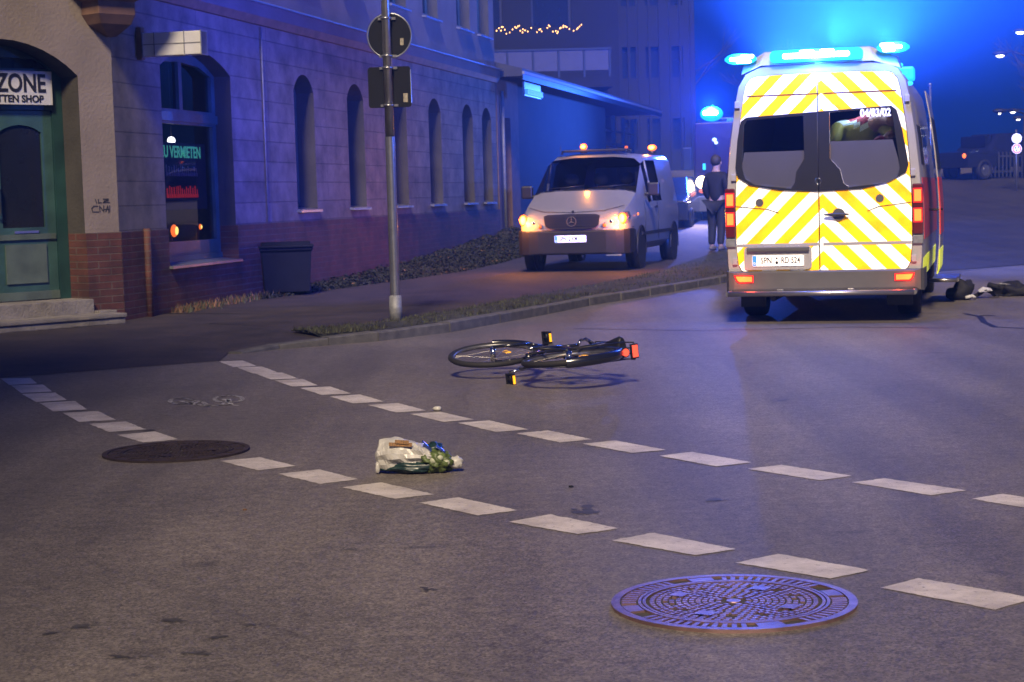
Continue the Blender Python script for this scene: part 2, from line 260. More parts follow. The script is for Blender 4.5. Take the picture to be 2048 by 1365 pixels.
# ------------------------------------------------------------------ mesh helpers
class MB:
    def __init__(s): s.v, s.f, s.m, s.sm = [], [], [], []
    def add(s, vs, fs, mi=0, smooth=False):
        o = len(s.v); s.v += [tuple(v) for v in vs]; s.f += [tuple(o + i for i in f) for f in fs]; s.m += [mi] * len(fs); s.sm += [smooth] * len(fs); return s
    def box(s, x0, x1, y0, y1, z0, z1, mi=0):
        vs = [(x0, y0, z0), (x1, y0, z0), (x1, y1, z0), (x0, y1, z0), (x0, y0, z1), (x1, y0, z1), (x1, y1, z1), (x0, y1, z1)]
        return s.add(vs, [(0, 3, 2, 1), (4, 5, 6, 7), (0, 1, 5, 4), (1, 2, 6, 5), (2, 3, 7, 6), (3, 0, 4, 7)], mi)
    def cyl(s, p0, p1, r0, r1=None, n=14, mi=0, cap=True):
        r1 = r0 if r1 is None else r1; p0, p1 = Vector(p0), Vector(p1); a = (p1 - p0).normalized()
        u = a.orthogonal().normalized(); w_ = a.cross(u); vs = []
        for p, r in ((p0, r0), (p1, r1)):
            for i in range(n):
                t = 2 * math.pi * i / n; vs.append(p + u * (r * math.cos(t)) + w_ * (r * math.sin(t)))
        s.add(vs, [(i, (i + 1) % n, n + (i + 1) % n, n + i) for i in range(n)], mi, True)
        if cap: s.add(vs[:n], [tuple(range(n))[::-1]], mi); s.add(vs[n:], [tuple(range(n))], mi)
        return s
    def tube(s, pts, r, n=8, mi=0):
        for i in range(len(pts) - 1):
            s.cyl(pts[i], pts[i + 1], r, n=n, mi=mi)
        return s
    def torus(s, c, R0, r, axis='Y', n=36, k=10, mi=0, a0=0, a1=2 * math.pi, sq=1):
        c = Vector(c); full = abs(a1 - a0 - 2 * math.pi) < 1e-6; vs = []; m = n if full else n + 1
        for i in range(m):
            t = a0 + (a1 - a0) * i / n; ct, st = math.cos(t), math.sin(t)
            for j in range(k):
                p = 2 * math.pi * j / k; rr = R0 + r * math.cos(p); h = r * sq * math.sin(p)
                vs.append(c + Vector({'Y': (rr * ct, h, rr * st), 'X': (h, rr * ct, rr * st), 'Z': (rr * ct, rr * st, h)}[axis]))
        fs = [(i * k + j, ((i + 1) % m) * k + j, ((i + 1) % m) * k + (j + 1) % k, i * k + (j + 1) % k) for i in range(n) for j in range(k)]
        return s.add(vs, fs, mi, True)
    def disc(s, c, r, axis='Y', n=32, mi=0, flip=False):
        c = Vector(c); vs = []
        for i in range(n):
            t = 2 * math.pi * i / n * (-1 if flip else 1)
            vs.append(c + Vector({'Y': (r * math.cos(t), 0, r * math.sin(t)), 'X': (0, r * math.cos(t), r * math.sin(t)), 'Z': (r * math.cos(t), r * math.sin(t), 0)}[axis]))
        return s.add(vs, [tuple(range(n))], mi)
    def prism(s, poly, y0, y1, mi=0):
        """poly in x,z extruded along y"""
        n = len(poly); vs = [(x, y0, z) for x, z in poly] + [(x, y1, z) for x, z in poly]
        s.add(vs, [tuple(range(n)), tuple(range(n, 2 * n))[::-1]] + [(i, i + n, (i + 1) % n + n, (i + 1) % n) for i in range(n)], mi); return s
    def prism_z(s, poly, z0, z1, mi=0):
        n = len(poly); vs = [(x, y, z0) for x, y in poly] + [(x, y, z1) for x, y in poly]
        s.add(vs, [tuple(range(n))[::-1], tuple(range(n, 2 * n))] + [(i, (i + 1) % n, (i + 1) % n + n, i + n) for i in range(n)], mi); return s
    def prism_x(s, poly, x0, x1, mi=0):
        """poly in y,z extruded along x"""
        n = len(poly); vs = [(x0, y, z) for y, z in poly] + [(x1, y, z) for y, z in poly]
        s.add(vs, [tuple(range(n))[::-1], tuple(range(n, 2 * n))] + [(i, (i + 1) % n, (i + 1) % n + n, i + n) for i in range(n)], mi); return s
    def ell(s, c, rx, ry, rz, n=16, k=10, mi=0):
        c = Vector(c); vs = [c + Vector((0, 0, rz))]
        for j in range(1, k):
            p = math.pi * j / k
            for i in range(n):
                t = 2 * math.pi * i / n; vs.append(c + Vector((rx * math.sin(p) * math.cos(t), ry * math.sin(p) * math.sin(t), rz * math.cos(p))))
        vs.append(c - Vector((0, 0, rz))); L = len(vs) - 1
        fs = [(0, 1 + i, 1 + (i + 1) % n) for i in range(n)]
        for j in range(k - 2):
            a = 1 + j * n
            fs += [(a + i, a + n + i, a + n + (i + 1) % n, a + (i + 1) % n) for i in range(n)]
        a = 1 + (k - 2) * n; fs += [(a + i, L, a + (i + 1) % n) for i in range(n)]
        return s.add(vs, fs, mi, True)
    def loft(s, secs, mi=0, skip=None, smooth=True, cap=(False, False)):
        """secs: list of equal-length closed rings"""
        n = len(secs[0]); vs = [p for q in secs for p in q]; fs = []
        for i in range(len(secs) - 1):
            for j in range(n):
                if skip and skip(i, j): continue
                fs.append((i * n + j, i * n + (j + 1) % n, (i + 1) * n + (j + 1) % n, (i + 1) * n + j))
        s.add(vs, fs, mi, smooth)
        if cap[0]: s.add(secs[0], [tuple(range(n))[::-1]], mi)
        if cap[1]: s.add(secs[-1], [tuple(range(n))], mi)
        return s
    def build(s, name, mats, parent=None, bevel=0, fix=True, auto=None):
        me = bpy.data.meshes.new(name); me.from_pydata(s.v, [], s.f)
        for m in (mats if isinstance(mats, (list, tuple)) else [mats]): me.materials.append(mt[m] if isinstance(m, str) else m)
        for p, mi, sm in zip(me.polygons, s.m, s.sm): p.material_index = mi; p.use_smooth = sm
        if fix:
            bm = bmesh.new(); bm.from_mesh(me); bmesh.ops.remove_doubles(bm, verts=bm.verts, dist=1e-5)
            bmesh.ops.recalc_face_normals(bm, faces=bm.faces)
            if bevel:
                ed = [e for e in bm.edges if len(e.link_faces) == 2 and e.calc_face_angle(0) > .6]
                bmesh.ops.bevel(bm, geom=ed, offset=bevel, segments=2, affect='EDGES', profile=.6, clamp_overlap=True)
            bm.to_mesh(me); bm.free()
        if auto: me.set_sharp_from_angle(angle=R(auto))
        o = bpy.data.objects.new(name, me); C.objects.link(o)
        if parent: o.parent = parent
        return o
def tag(o, label=None, cat=None, group=None, kind=None):
    if label: o['label'] = label
    if cat: o['category'] = cat
    if group: o['group'] = group
    if kind: o['kind'] = kind
    return o
def thing(name, loc, rz, label, cat, group=None):
    o = bpy.data.objects.new(name, None); C.objects.link(o); o.empty_display_size = .2
    o.location = loc; o.rotation_euler = (0, 0, rz); return tag(o, label, cat, group)
def copy_tree(o, parent=None):
    c = o.copy(); C.objects.link(c)
    if parent: c.parent = parent
    for ch in list(o.children): copy_tree(ch, c)
    return c
dg = None
def curve_mesh(name, splines, t, mats, parent=None, y0=0.0, bevel=0):
    """filled 2D outline (first) with holes, in x,z; thickness t going to +y from y0"""
    cu = bpy.data.curves.new(name, 'CURVE'); cu.dimensions = '2D'; cu.fill_mode = 'BOTH'; cu.extrude = t / 2 - bevel
    cu.bevel_depth = bevel; cu.bevel_resolution = 1; cu.offset = -bevel
    for sp in splines:
        s = cu.splines.new('POLY'); s.points.add(len(sp) - 1); s.use_cyclic_u = True
        for p, (x, z) in zip(s.points, sp): p.co = (x, z, 0, 1)
    return _conv(cu, name, mats, parent, y0 + t / 2)
def text_mesh(name, body, size, mats, parent=None, loc=(0, 0, 0), t=.004, align='CENTER', sx=1, shear=0, offset=0, space=1):
    cu = bpy.data.curves.new(name, 'FONT'); cu.body = body; cu.size = size; cu.extrude = t / 2; cu.align_x = align; cu.align_y = 'CENTER'; cu.shear = shear
    cu.offset = offset; cu.space_character = space; cu.resolution_u = 4
    return _conv(cu, name, mats, parent, 0, loc, sx)
def _conv(cu, name, mats, parent, yoff, loc=(0, 0, 0), sx=1):
    tmp = bpy.data.objects.new("tmp", cu); C.objects.link(tmp)
    d = bpy.context.evaluated_depsgraph_get(); me = bpy.data.meshes.new_from_object(tmp.evaluated_get(d), depsgraph=d)
    bpy.data.objects.remove(tmp); bpy.data.curves.remove(cu)
    for v in me.vertices: x, y, z = v.co; v.co = (x * sx + loc[0], -z + yoff + loc[1], y + loc[2])
    me.name = name; me.materials.clear()
    for m in (mats if isinstance(mats, (list, tuple)) else [mats]): me.materials.append(mt[m])
    for p in me.polygons: p.material_index = 0; p.use_smooth = False
    bm = bmesh.new(); bm.from_mesh(me); bmesh.ops.remove_doubles(bm, verts=bm.verts, dist=1e-6); bmesh.ops.recalc_face_normals(bm, faces=bm.faces); bm.to_mesh(me); bm.free()
    o = bpy.data.objects.new(name, me); C.objects.link(o)
    if parent: o.parent = parent
    return o
def skin(name, pts, edges, mat, parent=None, sub=2):
    """pts: (x,y,z,r) ; one continuous surface grown round a skeleton"""
    me = bpy.data.meshes.new(name); me.from_pydata([p[:3] for p in pts], edges, [])
    o = bpy.data.objects.new(name, me); C.objects.link(o)
    o.modifiers.new("s", 'SKIN'); mo = o.modifiers[0]; mo.use_smooth_shade = True; mo.branch_smoothing = .3
    for d, p in zip(me.skin_vertices[0].data, pts):
        r = p[3]; d.radius = r if isinstance(r, tuple) else (r, r)
    me.skin_vertices[0].data[0].use_root = True
    sb = o.modifiers.new("b", 'SUBSURF'); sb.levels = sub; sb.render_levels = sub
    d = bpy.context.evaluated_depsgraph_get(); nm = bpy.data.meshes.new_from_object(o.evaluated_get(d), depsgraph=d)
    bpy.data.objects.remove(o); nm.name = name; nm.materials.clear(); nm.materials.append(mt[mat])
    for p in nm.polygons: p.use_smooth = True; p.material_index = 0
    o = bpy.data.objects.new(name, nm); C.objects.link(o)
    if parent: o.parent = parent
    return o
def arch(x0, x1, z0, z1, rise, n=10):
    """opening outline with a segmental arched top"""
    pts = [(x0, z0), (x1, z0)]; wd = (x1 - x0) / 2; rad = (wd * wd + rise * rise) / (2 * rise); cz = z1 - rad; a = math.asin(min(1, wd / rad))
    for i in range(n + 1):
        t = a - 2 * a * i / n; pts.append(((x0 + x1) / 2 + rad * math.sin(t), cz + rad * math.cos(t)))
    return pts
def rrect(x0, x1, z0, z1, r, n=5):
    pts = []
    for cx, cz, a in ((x1 - r, z1 - r, 0), (x0 + r, z1 - r, 90), (x0 + r, z0 + r, 180), (x1 - r, z0 + r, 270)):
        for i in range(n + 1):
            t = R(a + 90 * i / n); pts.append((cx + r * math.cos(t), cz + r * math.sin(t)))
    return pts
def lamp(name, kind, loc, col, power, parent=None, size=.05, spot=None, aim=None, blend=.6):
    l = bpy.data.lights.new(name, kind); l.energy = power; l.color = col; l.shadow_soft_size = size
    o = bpy.data.objects.new(name, l); C.objects.link(o); o.location = loc
    if kind == 'SPOT': l.spot_size = spot; l.spot_blend = blend; o.rotation_euler = Vector(aim).to_track_quat('-Z', 'Y').to_euler()
    if parent: o.parent = parent
    return o
def gz(y): return .001 * max(0, y - 28) ** 2 if y < 75 else .001 * 47 ** 2
def pz(y): return .1 + gz(y)

# ================================================================== ground
m = MB(); xs = [-300, -120, -60] + [i * 5 for i in range(-8, 21)] + [160, 320]; ys = [-60, -20] + [i * 2 for i in range(-5, 15)] + [30 + i * 3 for i in range(16)] + [90, 130, 200, 600]
vs = [(x, y, gz(y)) for y in ys for x in xs]; nx = len(xs)
m.add(vs, [(j * nx + i, j * nx + i + 1, (j + 1) * nx + i + 1, (j + 1) * nx + i) for j in range(len(ys) - 1) for i in range(nx - 1)], 0, True)
tag(m.build('road', 'asphalt', fix=False), 'rough grey asphalt of the street junction', kind='structure')

# pavement with a flush ramp on the left
EDGE = [(-12, 11.2, .003), (-6.5, 13.55, .003), (-4.15, 14.49, .003), (-2.53, 15.53, .003), (-2.44, 16.2, .014), (-2.15, 16.58, .045), (-1.72, 16.86, .07), (-1.28, 17.18, .09), (-.62, 18.05, .1), (-.12, 19.16, .1), (.42, 20.4, .1), (.95, 21.72, .1),
        (1.82, 23.46, .1), (3.03, 25.97, .1), (4.0, 28.2, .1), (5.2, 31.5, .1), (6.9, 37, .1), (9.2, 45, .1), (14, 60, .1), (18, 75, .1)]
def pdirs(E_):
    ds = []
    for i in range(len(E_)):
        a = Vector(E_[max(0, i - 1)][:2]); b = Vector(E_[min(len(E_) - 1, i + 1)][:2]); t = (b - a).normalized(); ds.append(Vector((-t.y, t.x)))
    return ds
ND = pdirs(EDGE)
def off(i, d, z): p = Vector(EDGE[i][:2]) + ND[i] * d; return (p.x, p.y, z + gz(p.y))
KW = .14
m = MB(); rows = []
for i, e in enumerate(EDGE):
    kw = KW if i >= 4 else 0
    rows.append([off(i, kw, e[2] - (.006 if i >= 4 else 0)), off(i, 1.2, .1 if i > 5 else .06), off(i, 2.6, .1), off(i, 18, .1)])
v = [p for r in rows for p in r]; L = 4
m.add(v, [(i * L + j, (i + 1) * L + j, (i + 1) * L + j + 1, i * L + j + 1) for i in range(len(EDGE) - 1) for j in range(3)])
tag(m.build('pavement', 'paving', fix=False), 'dark red-brown paved footway beside the building', kind='structure')
# kerb stones
m = MB(); acc = 0
for i in range(4, len(EDGE) - 1):
    a0 = Vector(off(i, 0, 0)); a1 = Vector(off(i + 1, 0, 0)); ln = (a1 - a0).length; k = max(1, round(ln / .95)) if i > 5 else 1
    for j in range(k):
        t0, t1 = j / k + .008, (j + 1) / k - .008; jt = random.uniform(-.006, .006)
        q = []
        for t in (t0, t1):
            o0 = Vector(off(i, 0, 0)).lerp(Vector(off(i + 1, 0, 0)), t); o1 = Vector(off(i, KW, 0)).lerp(Vector(off(i + 1, KW, 0)), t)
            zt = EDGE[i][2] * (1 - t) + EDGE[i + 1][2] * t + .004 + jt
            q.append([(o0.x, o0.y, o0.z - .05), (o0.x, o0.y, o0.z + zt - .012), (o0.x * .9 + o1.x * .1, o0.y * .9 + o1.y * .1, o0.z + zt), (o1.x, o1.y, o1.z + zt), (o1.x, o1.y, o1.z - .05)])
        m.loft(q, smooth=False, cap=(True, True))
tag(m.build('kerb', 'kerb'), 'worn granite kerb stones', kind='structure')
# grass verge behind kerb
m = MB(); v = []; idx = range(6, len(EDGE)); wd = lambda y: .62 + max(0, min(1.5, (y - 20) * .11))
for i in idx:
    y = EDGE[i][1]; v += [off(i, KW + .005, EDGE[i][2] + .002), off(i, KW + wd(y) * .5, .125), off(i, KW + wd(y), .104)]
m.add(v, [(i * 3 + j, i * 3 + 3 + j, i * 3 + 4 + j, i * 3 + 1 + j) for i in range(len(v) // 3 - 1) for j in range(2)], 0, True)
tag(m.build('verge', 'soil', fix=False), 'trodden earth and thin grass strip behind the kerb', kind='structure')
def blades(name, pts, hmin, hmax, mats, wid=.006, lab=None):
    m = MB()
    for (x, y, z) in pts:
        h = random.uniform(hmin, hmax); a = random.uniform(0, 6.28); lx, ly = random.uniform(-.5, .5) * h, random.uniform(-.5, .5) * h; ww = wid * random.uniform(.6, 1.4)
        dx, dy = math.cos(a) * ww, math.sin(a) * ww
        m.add([(x - dx, y - dy, z), (x + dx, y + dy, z), (x + lx, y + ly, z + h)], [(0, 1, 2)], random.randrange(len(mats)))
    return tag(m.build(name, mats, fix=False), lab, kind='stuff')
pts = []
for _ in range(9000):
    i = random.choice([6, 7, 8, 9, 10, 11, 12, 13, 14]); t = random.random(); y = EDGE[i][1]; wv = wd(y)
    d = KW + random.random() * wv; a = Vector(off(i, d, 0)).lerp(Vector(off(i + 1, d, 0)), t)
    if noise.noise(Vector((a.x * 1.3, a.y * 1.3, 0))) < random.uniform(-.4, .25): continue
    pts.append((a.x, a.y, a.z + .1))
blades('grass', pts, .02, .06, ['grass', 'soil'], .008, 'thin short winter grass on the kerb verge')

# ------------------------------------------------------------------ road markings
def px(x, y, z=0.0):
    """where a point seen at pixel x, y of the survey photo lies on the ground"""
    cp, sp = math.cos(PITCH), math.sin(PITCH); cr, sr = math.cos(ROLL), math.sin(ROLL)
    Fv = Vector((0, cp, -sp)); U0 = Vector((0, sp, cp)); R0 = Vector((1, 0, 0)); Rv = R0 * cr - U0 * sr; Uv = U0 * cr + R0 * sr
    r = Fv + Rv * ((x - 1024) / F_PX) - Uv * ((y - 682.5) / F_PX); t = (z - CAMH) / r.z
    return (r.x * t, r.y * t)
LOW = [(2, 760, 68), (22, 778, 84), (47, 798, 92), (83, 821, 100), (126, 845, 108), (178, 854, 112), (240, 883, 118)]
def dashes(name, quads, lab):
    m = MB()
    for q in quads:
        c = [Vector(px(*p)) for p in q]; o = []
        for i in range(len(c)):
            a, b = c[i], c[(i + 1) % len(c)]; k = max(2, min(24, int((b - a).length / .022)))
            for j in range(k):
                p = a.lerp(b, j / k); o.append((p.x + random.gauss(0, .0022), p.y + random.gauss(0, .0022), .0025))
        m.add(o, [tuple(range(len(o)))])
    return tag(m.build(name, 'paint', fix=False), lab, kind='structure')
lowq = [[(2, 758), (62, 757), (74, 768), (18, 771)], [(22, 772), (86, 770), (104, 784), (42, 787)], [(44, 789), (110, 786), (134, 801), (72, 805)], [(80, 807), (150, 803), (174, 820), (106, 824)],
        [(126, 827), (196, 823), (232, 841), (158, 845)], [(178, 849), (252, 844), (292, 860), (218, 865)], [(235, 871), (310, 864), (358, 880), (286, 886)],
        [(440, 923), (520, 916), (592, 933), (516, 942)], [(556, 949), (638, 940), (716, 960), (640, 969)], [(685, 976), (762, 966), (868, 990), (790, 999)], [(838, 1007), (916, 996), (1036, 1022), (956, 1032)],
        [(1018, 1045), (1100, 1030), (1238, 1058), (1156, 1070)], [(1224, 1082), (1308, 1067), (1472, 1100), (1390, 1112)], [(1472, 1127), (1556, 1109), (1740, 1142), (1662, 1159)], [(1762, 1177), (1838, 1158), (2070, 1198), (1990, 1221)]]
upq = [[(438, 724), (486, 722), (514, 733), (466, 735)], [(474, 736), (524, 734), (556, 746), (506, 748)], [(510, 748), (564, 746), (596, 758), (542, 760)], [(550, 762), (606, 759), (636, 772), (584, 774)],
       [(600, 777), (660, 774), (702, 788), (644, 791)], [(660, 794), (720, 790), (768, 804), (706, 808)], [(736, 811), (796, 807), (852, 822), (792, 826)], [(820, 829), (880, 825), (948, 840), (886, 845)],
       [(916, 847), (978, 842), (1058, 860), (992, 865)], [(1032, 868), (1096, 862), (1186, 880), (1120, 886)], [(1166, 889), (1230, 882), (1332, 901), (1264, 907)], [(1318, 913), (1384, 905), (1504, 926), (1432, 934)],
       [(1494, 939), (1562, 931), (1704, 953), (1640, 962)], [(1704, 966), (1770, 958), (1932, 982), (1862, 992)], [(1942, 999), (2004, 989), (2200, 1018), (2130, 1030)]]
dashes('road_marking_line', lowq, 'near row of broad white dashes across the junction')
dashes('road_marking_line', upq, 'far row of broad white dashes across the junction')
dashes('road_marking_stripe', [[(1862, 549), (2048, 531), (2300, 508), (2300, 500), (2048, 523), (1862, 541)]], 'pale stripe across the road behind the ambulance').data.materials[0] = mt['paint_old']
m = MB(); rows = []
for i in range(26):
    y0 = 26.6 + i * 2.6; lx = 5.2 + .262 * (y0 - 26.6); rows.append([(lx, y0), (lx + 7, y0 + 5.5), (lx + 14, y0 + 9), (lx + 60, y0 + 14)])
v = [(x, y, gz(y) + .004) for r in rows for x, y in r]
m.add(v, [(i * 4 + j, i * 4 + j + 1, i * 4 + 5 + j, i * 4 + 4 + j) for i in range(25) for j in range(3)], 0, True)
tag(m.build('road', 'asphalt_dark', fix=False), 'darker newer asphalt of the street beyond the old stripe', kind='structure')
# faded cycle symbol
m = MB()
def gstroke(pts, wd_=.016, closed=False):
    P = [Vector(px(*p)) for p in pts]; n = len(P); 
    for i in range(n if closed else n - 1):
        a, b = P[i], P[(i + 1) % n]; d = (b - a)
        if d.length < 1e-6: continue
        nn = Vector((-d.y, d.x)).normalized() * wd_; e = d.normalized() * wd_ * .5; a2, b2 = a - e, b + e
        m.add([(*(a2 + nn), .0025), (*(a2 - nn), .0025), (*(b2 - nn), .0025), (*(b2 + nn), .0025)], [(0, 1, 2, 3)])
def gell(cx, cy, rx, ry): return [(cx + rx * math.cos(t * math.pi / 9), cy + ry * math.sin(t * math.pi / 9)) for t in range(18)]
gstroke(gell(362, 803, 22, 6), closed=True); gstroke(gell(457, 799, 28, 7), closed=True)
gstroke([(362, 803), (392, 810), (420, 813), (440, 811), (462, 810)]); gstroke([(380, 802), (404, 803), (418, 814)]); gstroke([(404, 803), (380, 809)]); gstroke([(457, 799), (462, 810), (476, 812)]); gstroke([(440, 811), (457, 803), (446, 799)])
tag(m.build('cycle_symbol', 'paint_worn', fix=False), 'faded white bicycle symbol painted between the dashed lines', kind='structure')
# repaired patch and tyre marks: thin tar seams
m = MB()
gstroke([(1150, 658), (1400, 662), (1700, 655), (1900, 657)], .015); gstroke([(1930, 628), (1960, 634), (1968, 645), (1990, 655), (2060, 658)], .03); gstroke([(1965, 632), (1985, 632)], .05)
tag(m.build('road_crack', 'ink', fix=False), 'dark cracks in the asphalt right of the ambulance', kind='structure')

def stain(px_, py_, w_, h_, sd, st=1.0):
    g = Vector(px(px_, py_)); m = MB(); n_ = 30; rd = random.Random(sd)
    for k in range(14):
        cx, cy = rd.gauss(0, w_ * .45), rd.gauss(0, h_ * .45); r_ = rd.uniform(.12, .4) * w_
        m.add([(g.x + cx + r_ * math.cos(a) * (1 + .35 * noise.noise(Vector((math.cos(a) * 2, math.sin(a) * 2, sd + k)))), g.y + cy + r_ * h_ / w_ * math.sin(a), .001 + k * .0001) for a in [2 * math.pi * i / 18 for i in range(18)]], [tuple(range(18))])
    return tag(m.build('road_stain', 'stain', fix=False), 'dark oily stains on the asphalt', kind='structure')
for i, (a, b, c, d) in enumerate(((1178, 1020, .07, .09), (1430, 1000, .05, .05), (1568, 801, .07, .08), (165, 1252, .06, .05), (352, 1242, .05, .03), (100, 1268, .035, .02), (250, 1315, .05, .02), (390, 1308, .05, .03), (500, 1250, .03, .02), (440, 1275, .04, .02), (700, 1100, .03, .02), (300, 862, .05, .05), (860, 1180, .03, .03))):
    stain(a, b, c, d, i * 7.3)
# ------------------------------------------------------------------ manhole covers
def manhole(cx, cy, rz, big):
    t = thing('manhole_cover', (cx, cy, 0), rz, 'large round cast iron manhole cover with concentric studs, shining blue near the camera' if big else 'dull rusty round manhole cover between two dashes of the left line', 'manhole cover', 'manhole covers in the road')
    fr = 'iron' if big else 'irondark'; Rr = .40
    m = MB(); 
    def ring(r0, r1, z, n=72, mi=0): 
        vs = []
        for i in range(n):
            a = 2 * math.pi * i / n; vs += [(r0 * math.cos(a), r0 * math.sin(a), z), (r1 * math.cos(a), r1 * math.sin(a), z), (r1 * math.cos(a), r1 * math.sin(a), z - .012), (r0 * math.cos(a), r0 * math.sin(a), z - .012)]
        m.add(vs, [(i * 4 + j, ((i + 1) % n) * 4 + j, ((i + 1) % n) * 4 + (j + 1) % 4, i * 4 + (j + 1) % 4) for i in range(n) for j in range(4)], mi)
    def sector(r0, r1, a0, a1, z, mi=0, k=2):
        vs = []
        for i in range(k + 1):
            a = a0 + (a1 - a0) * i / k
            vs += [(r0 * math.cos(a), r0 * math.sin(a), z), (r1 * math.cos(a), r1 * math.sin(a), z), (r1 * math.cos(a), r1 * math.sin(a), z - .01), (r0 * math.cos(a), r0 * math.sin(a), z - .01)]
        m.add(vs, [(i * 4 + j, (i + 1) * 4 + j, (i + 1) * 4 + (j + 1) % 4, i * 4 + (j + 1) % 4) for i in range(k) for j in range(4)] + [(0, 1, 2, 3), (k * 4, k * 4 + 3, k * 4 + 2, k * 4 + 1)], mi)
    ring(.372, Rr, .012); ring(.302, .312, .012); ring(.287, .297, .012)
    ring(.0, Rr - .004, .004, mi=1)
    if big:
        for q0 in (0, 90, 180, 270):
            sector(.316, .368, R(q0 - 7), R(q0 + 7), .011, k=4)
        for q0 in range(0, 360, 5):
            if q0 % 90 > 18 and q0 % 90 < 76: sector(.318, .366, R(q0), R(q0 + 2.6), .011, k=1)
    else:
        for q0 in range(0, 360, 20): sector(.318, .366, R(q0), R(q0 + 14), .010)
    m.build('cover_frame', [fr, 'irongap'], t)
    m = MB(); radii = [.03 + .0215 * i for i in range(12)]
    for i, r in enumerate(radii[1:]):
        n = max(8, int(2 * math.pi * r / .027 // 4 * 4)); 
        for k in range(n):
            a = 2 * math.pi * k / n + (i % 2) * math.pi / n; hole = i in (7, 8) and k % max(1, n // 12) == 0
            if hole: continue
            sector(r - .0075, r + .0075, a - .009 / r, a + .009 / r, .0105, k=1)
    m.cyl((0, 0, .003), (0, 0, .011), .024, n=20)
    for a in range(45, 360, 90):
        a = R(a); c, s_ = math.cos(a), math.sin(a); p = .2
        m.add([((p + u) * c - v_ * s_, (p + u) * s_ + v_ * c, .0125) for u, v_ in ((-.026, -.03), (.026, -.03), (.026, .03), (-.026, .03))], [(0, 1, 2, 3)])
    m.build('cover_studs', fr, t)
    return t
manhole(.70, 5.80, R(12), True); manhole(-1.86, 9.81, R(40), False)

# ================================================================== corner building on the left
AF = .2199; C0 = Vector((-4.284, 19.843, 0)); DF = Vector((math.sin(AF), math.cos(AF), 0)); NF = Vector((math.cos(AF), -math.sin(AF), 0))
bl = thing('corner_building', C0, math.pi / 2 - AF, 'old two-storey corner house with pale grooved plaster above a dark brick base', 'building')
UL = 18.75                                    # facade length ; local x along facade, local y inward, z up
WINS = [(5.95, 6.82), (8.42, 9.28), (10.9, 11.78), (13.25, 14.12), (15.76, 16.62), (17.42, 18.24)]
SH = (1.30, 3.52, .63, 3.24)
# stucco front
holes = [arch(a, b, 1.25, 3.17, .24) for a, b in WINS]
outer = [(0, 1.08), (SH[0], 1.08), (SH[0], 1.081)]
wall_outline = [(0, 1.08), (SH[0], 1.08)] + arch(SH[0], SH[1], 1.08, SH[3], .26, 12)[2:][::-1][:-0 or None] + [(SH[1], 1.08), (UL, 1.08), (UL, 3.80), (0, 3.80)]
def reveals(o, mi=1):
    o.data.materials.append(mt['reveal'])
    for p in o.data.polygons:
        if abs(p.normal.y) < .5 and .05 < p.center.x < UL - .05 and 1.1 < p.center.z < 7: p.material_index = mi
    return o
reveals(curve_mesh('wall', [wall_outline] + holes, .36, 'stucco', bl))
curve_mesh('brick_base', [[(0, 0), (UL, 0), (UL, 1.08), (SH[1], 1.08), (SH[1], SH[2]), (SH[0], SH[2]), (SH[0], 1.08), (0, 1.08)]], .385, 'brick', bl, -.022)
UW = [(10.9, 12.0), (13.1, 14.15), (15.58, 16.65), (17.3, 18.3), (8.3, 9.35), (5.9, 6.9), (2.4, 3.6)]
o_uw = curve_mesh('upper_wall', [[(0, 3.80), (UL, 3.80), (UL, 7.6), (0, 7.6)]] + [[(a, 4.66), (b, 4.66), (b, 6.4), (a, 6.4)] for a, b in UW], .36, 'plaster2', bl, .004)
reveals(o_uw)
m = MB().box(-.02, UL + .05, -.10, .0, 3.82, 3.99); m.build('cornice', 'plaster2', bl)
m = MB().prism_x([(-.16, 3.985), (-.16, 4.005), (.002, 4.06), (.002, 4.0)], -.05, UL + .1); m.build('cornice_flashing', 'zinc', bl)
m = MB().prism_x([(-.06, 3.72), (-.10, 3.82), (.0, 3.82), (.0, 3.72)], 0, UL); m.build('moulding', 'moulding', bl)  # brown tone carries the dimmer, less lit underside of the cornice
for i, (a, b) in enumerate(WINS):
    m = MB(); y = .27
    m.box(a, a + .06, y, y + .06, 1.25, 3.17); m.box(b - .06, b, y, y + .06, 1.25, 3.17); m.box(a, b, y, y + .05, 1.25, 1.32); m.box(a + .06, b - .06, y - .01, y + .05, 2.42, 2.5); m.box((a + b) / 2 - .025, (a + b) / 2 + .025, y - .012, y + .05, 1.32, 2.42)
    w_ = m.build('window', 'darkgreen' if i else 'greywood', bl)
    if i == 1: w_.data.materials[0] = mt['greywood']
    MB().box(a + .05, b - .05, y + .03, y + .034, 1.3, 3.16).build('pane', 'win', w_)
    MB().prism_x([(-.07, 1.20), (-.07, 1.235), (.27, 1.275), (.27, 1.24)], a - .04, b + .04).build('sill', 'zinc', w_)
for a, b in UW:
    m = MB(); y = .2
    m.box(a, a + .05, y, y + .06, 4.66, 6.4); m.box(b - .05, b, y, y + .06, 4.66, 6.4); m.box(a, b, y, y + .05, 4.66, 4.73); m.box((a + b) / 2 - .03, (a + b) / 2 + .03, y - .01, y + .05, 4.73, 6.4)
    w_ = m.build('window', 'greywood', bl); MB().box(a + .04, b - .04, y + .03, y + .034, 4.7, 6.38).build('pane', 'win', w_)
    MB().prism_x([(-.08, 4.58), (-.08, 4.61), (.2, 4.66), (.2, 4.63)], a - .05, b + .05).build('sill', 'zinc', w_)
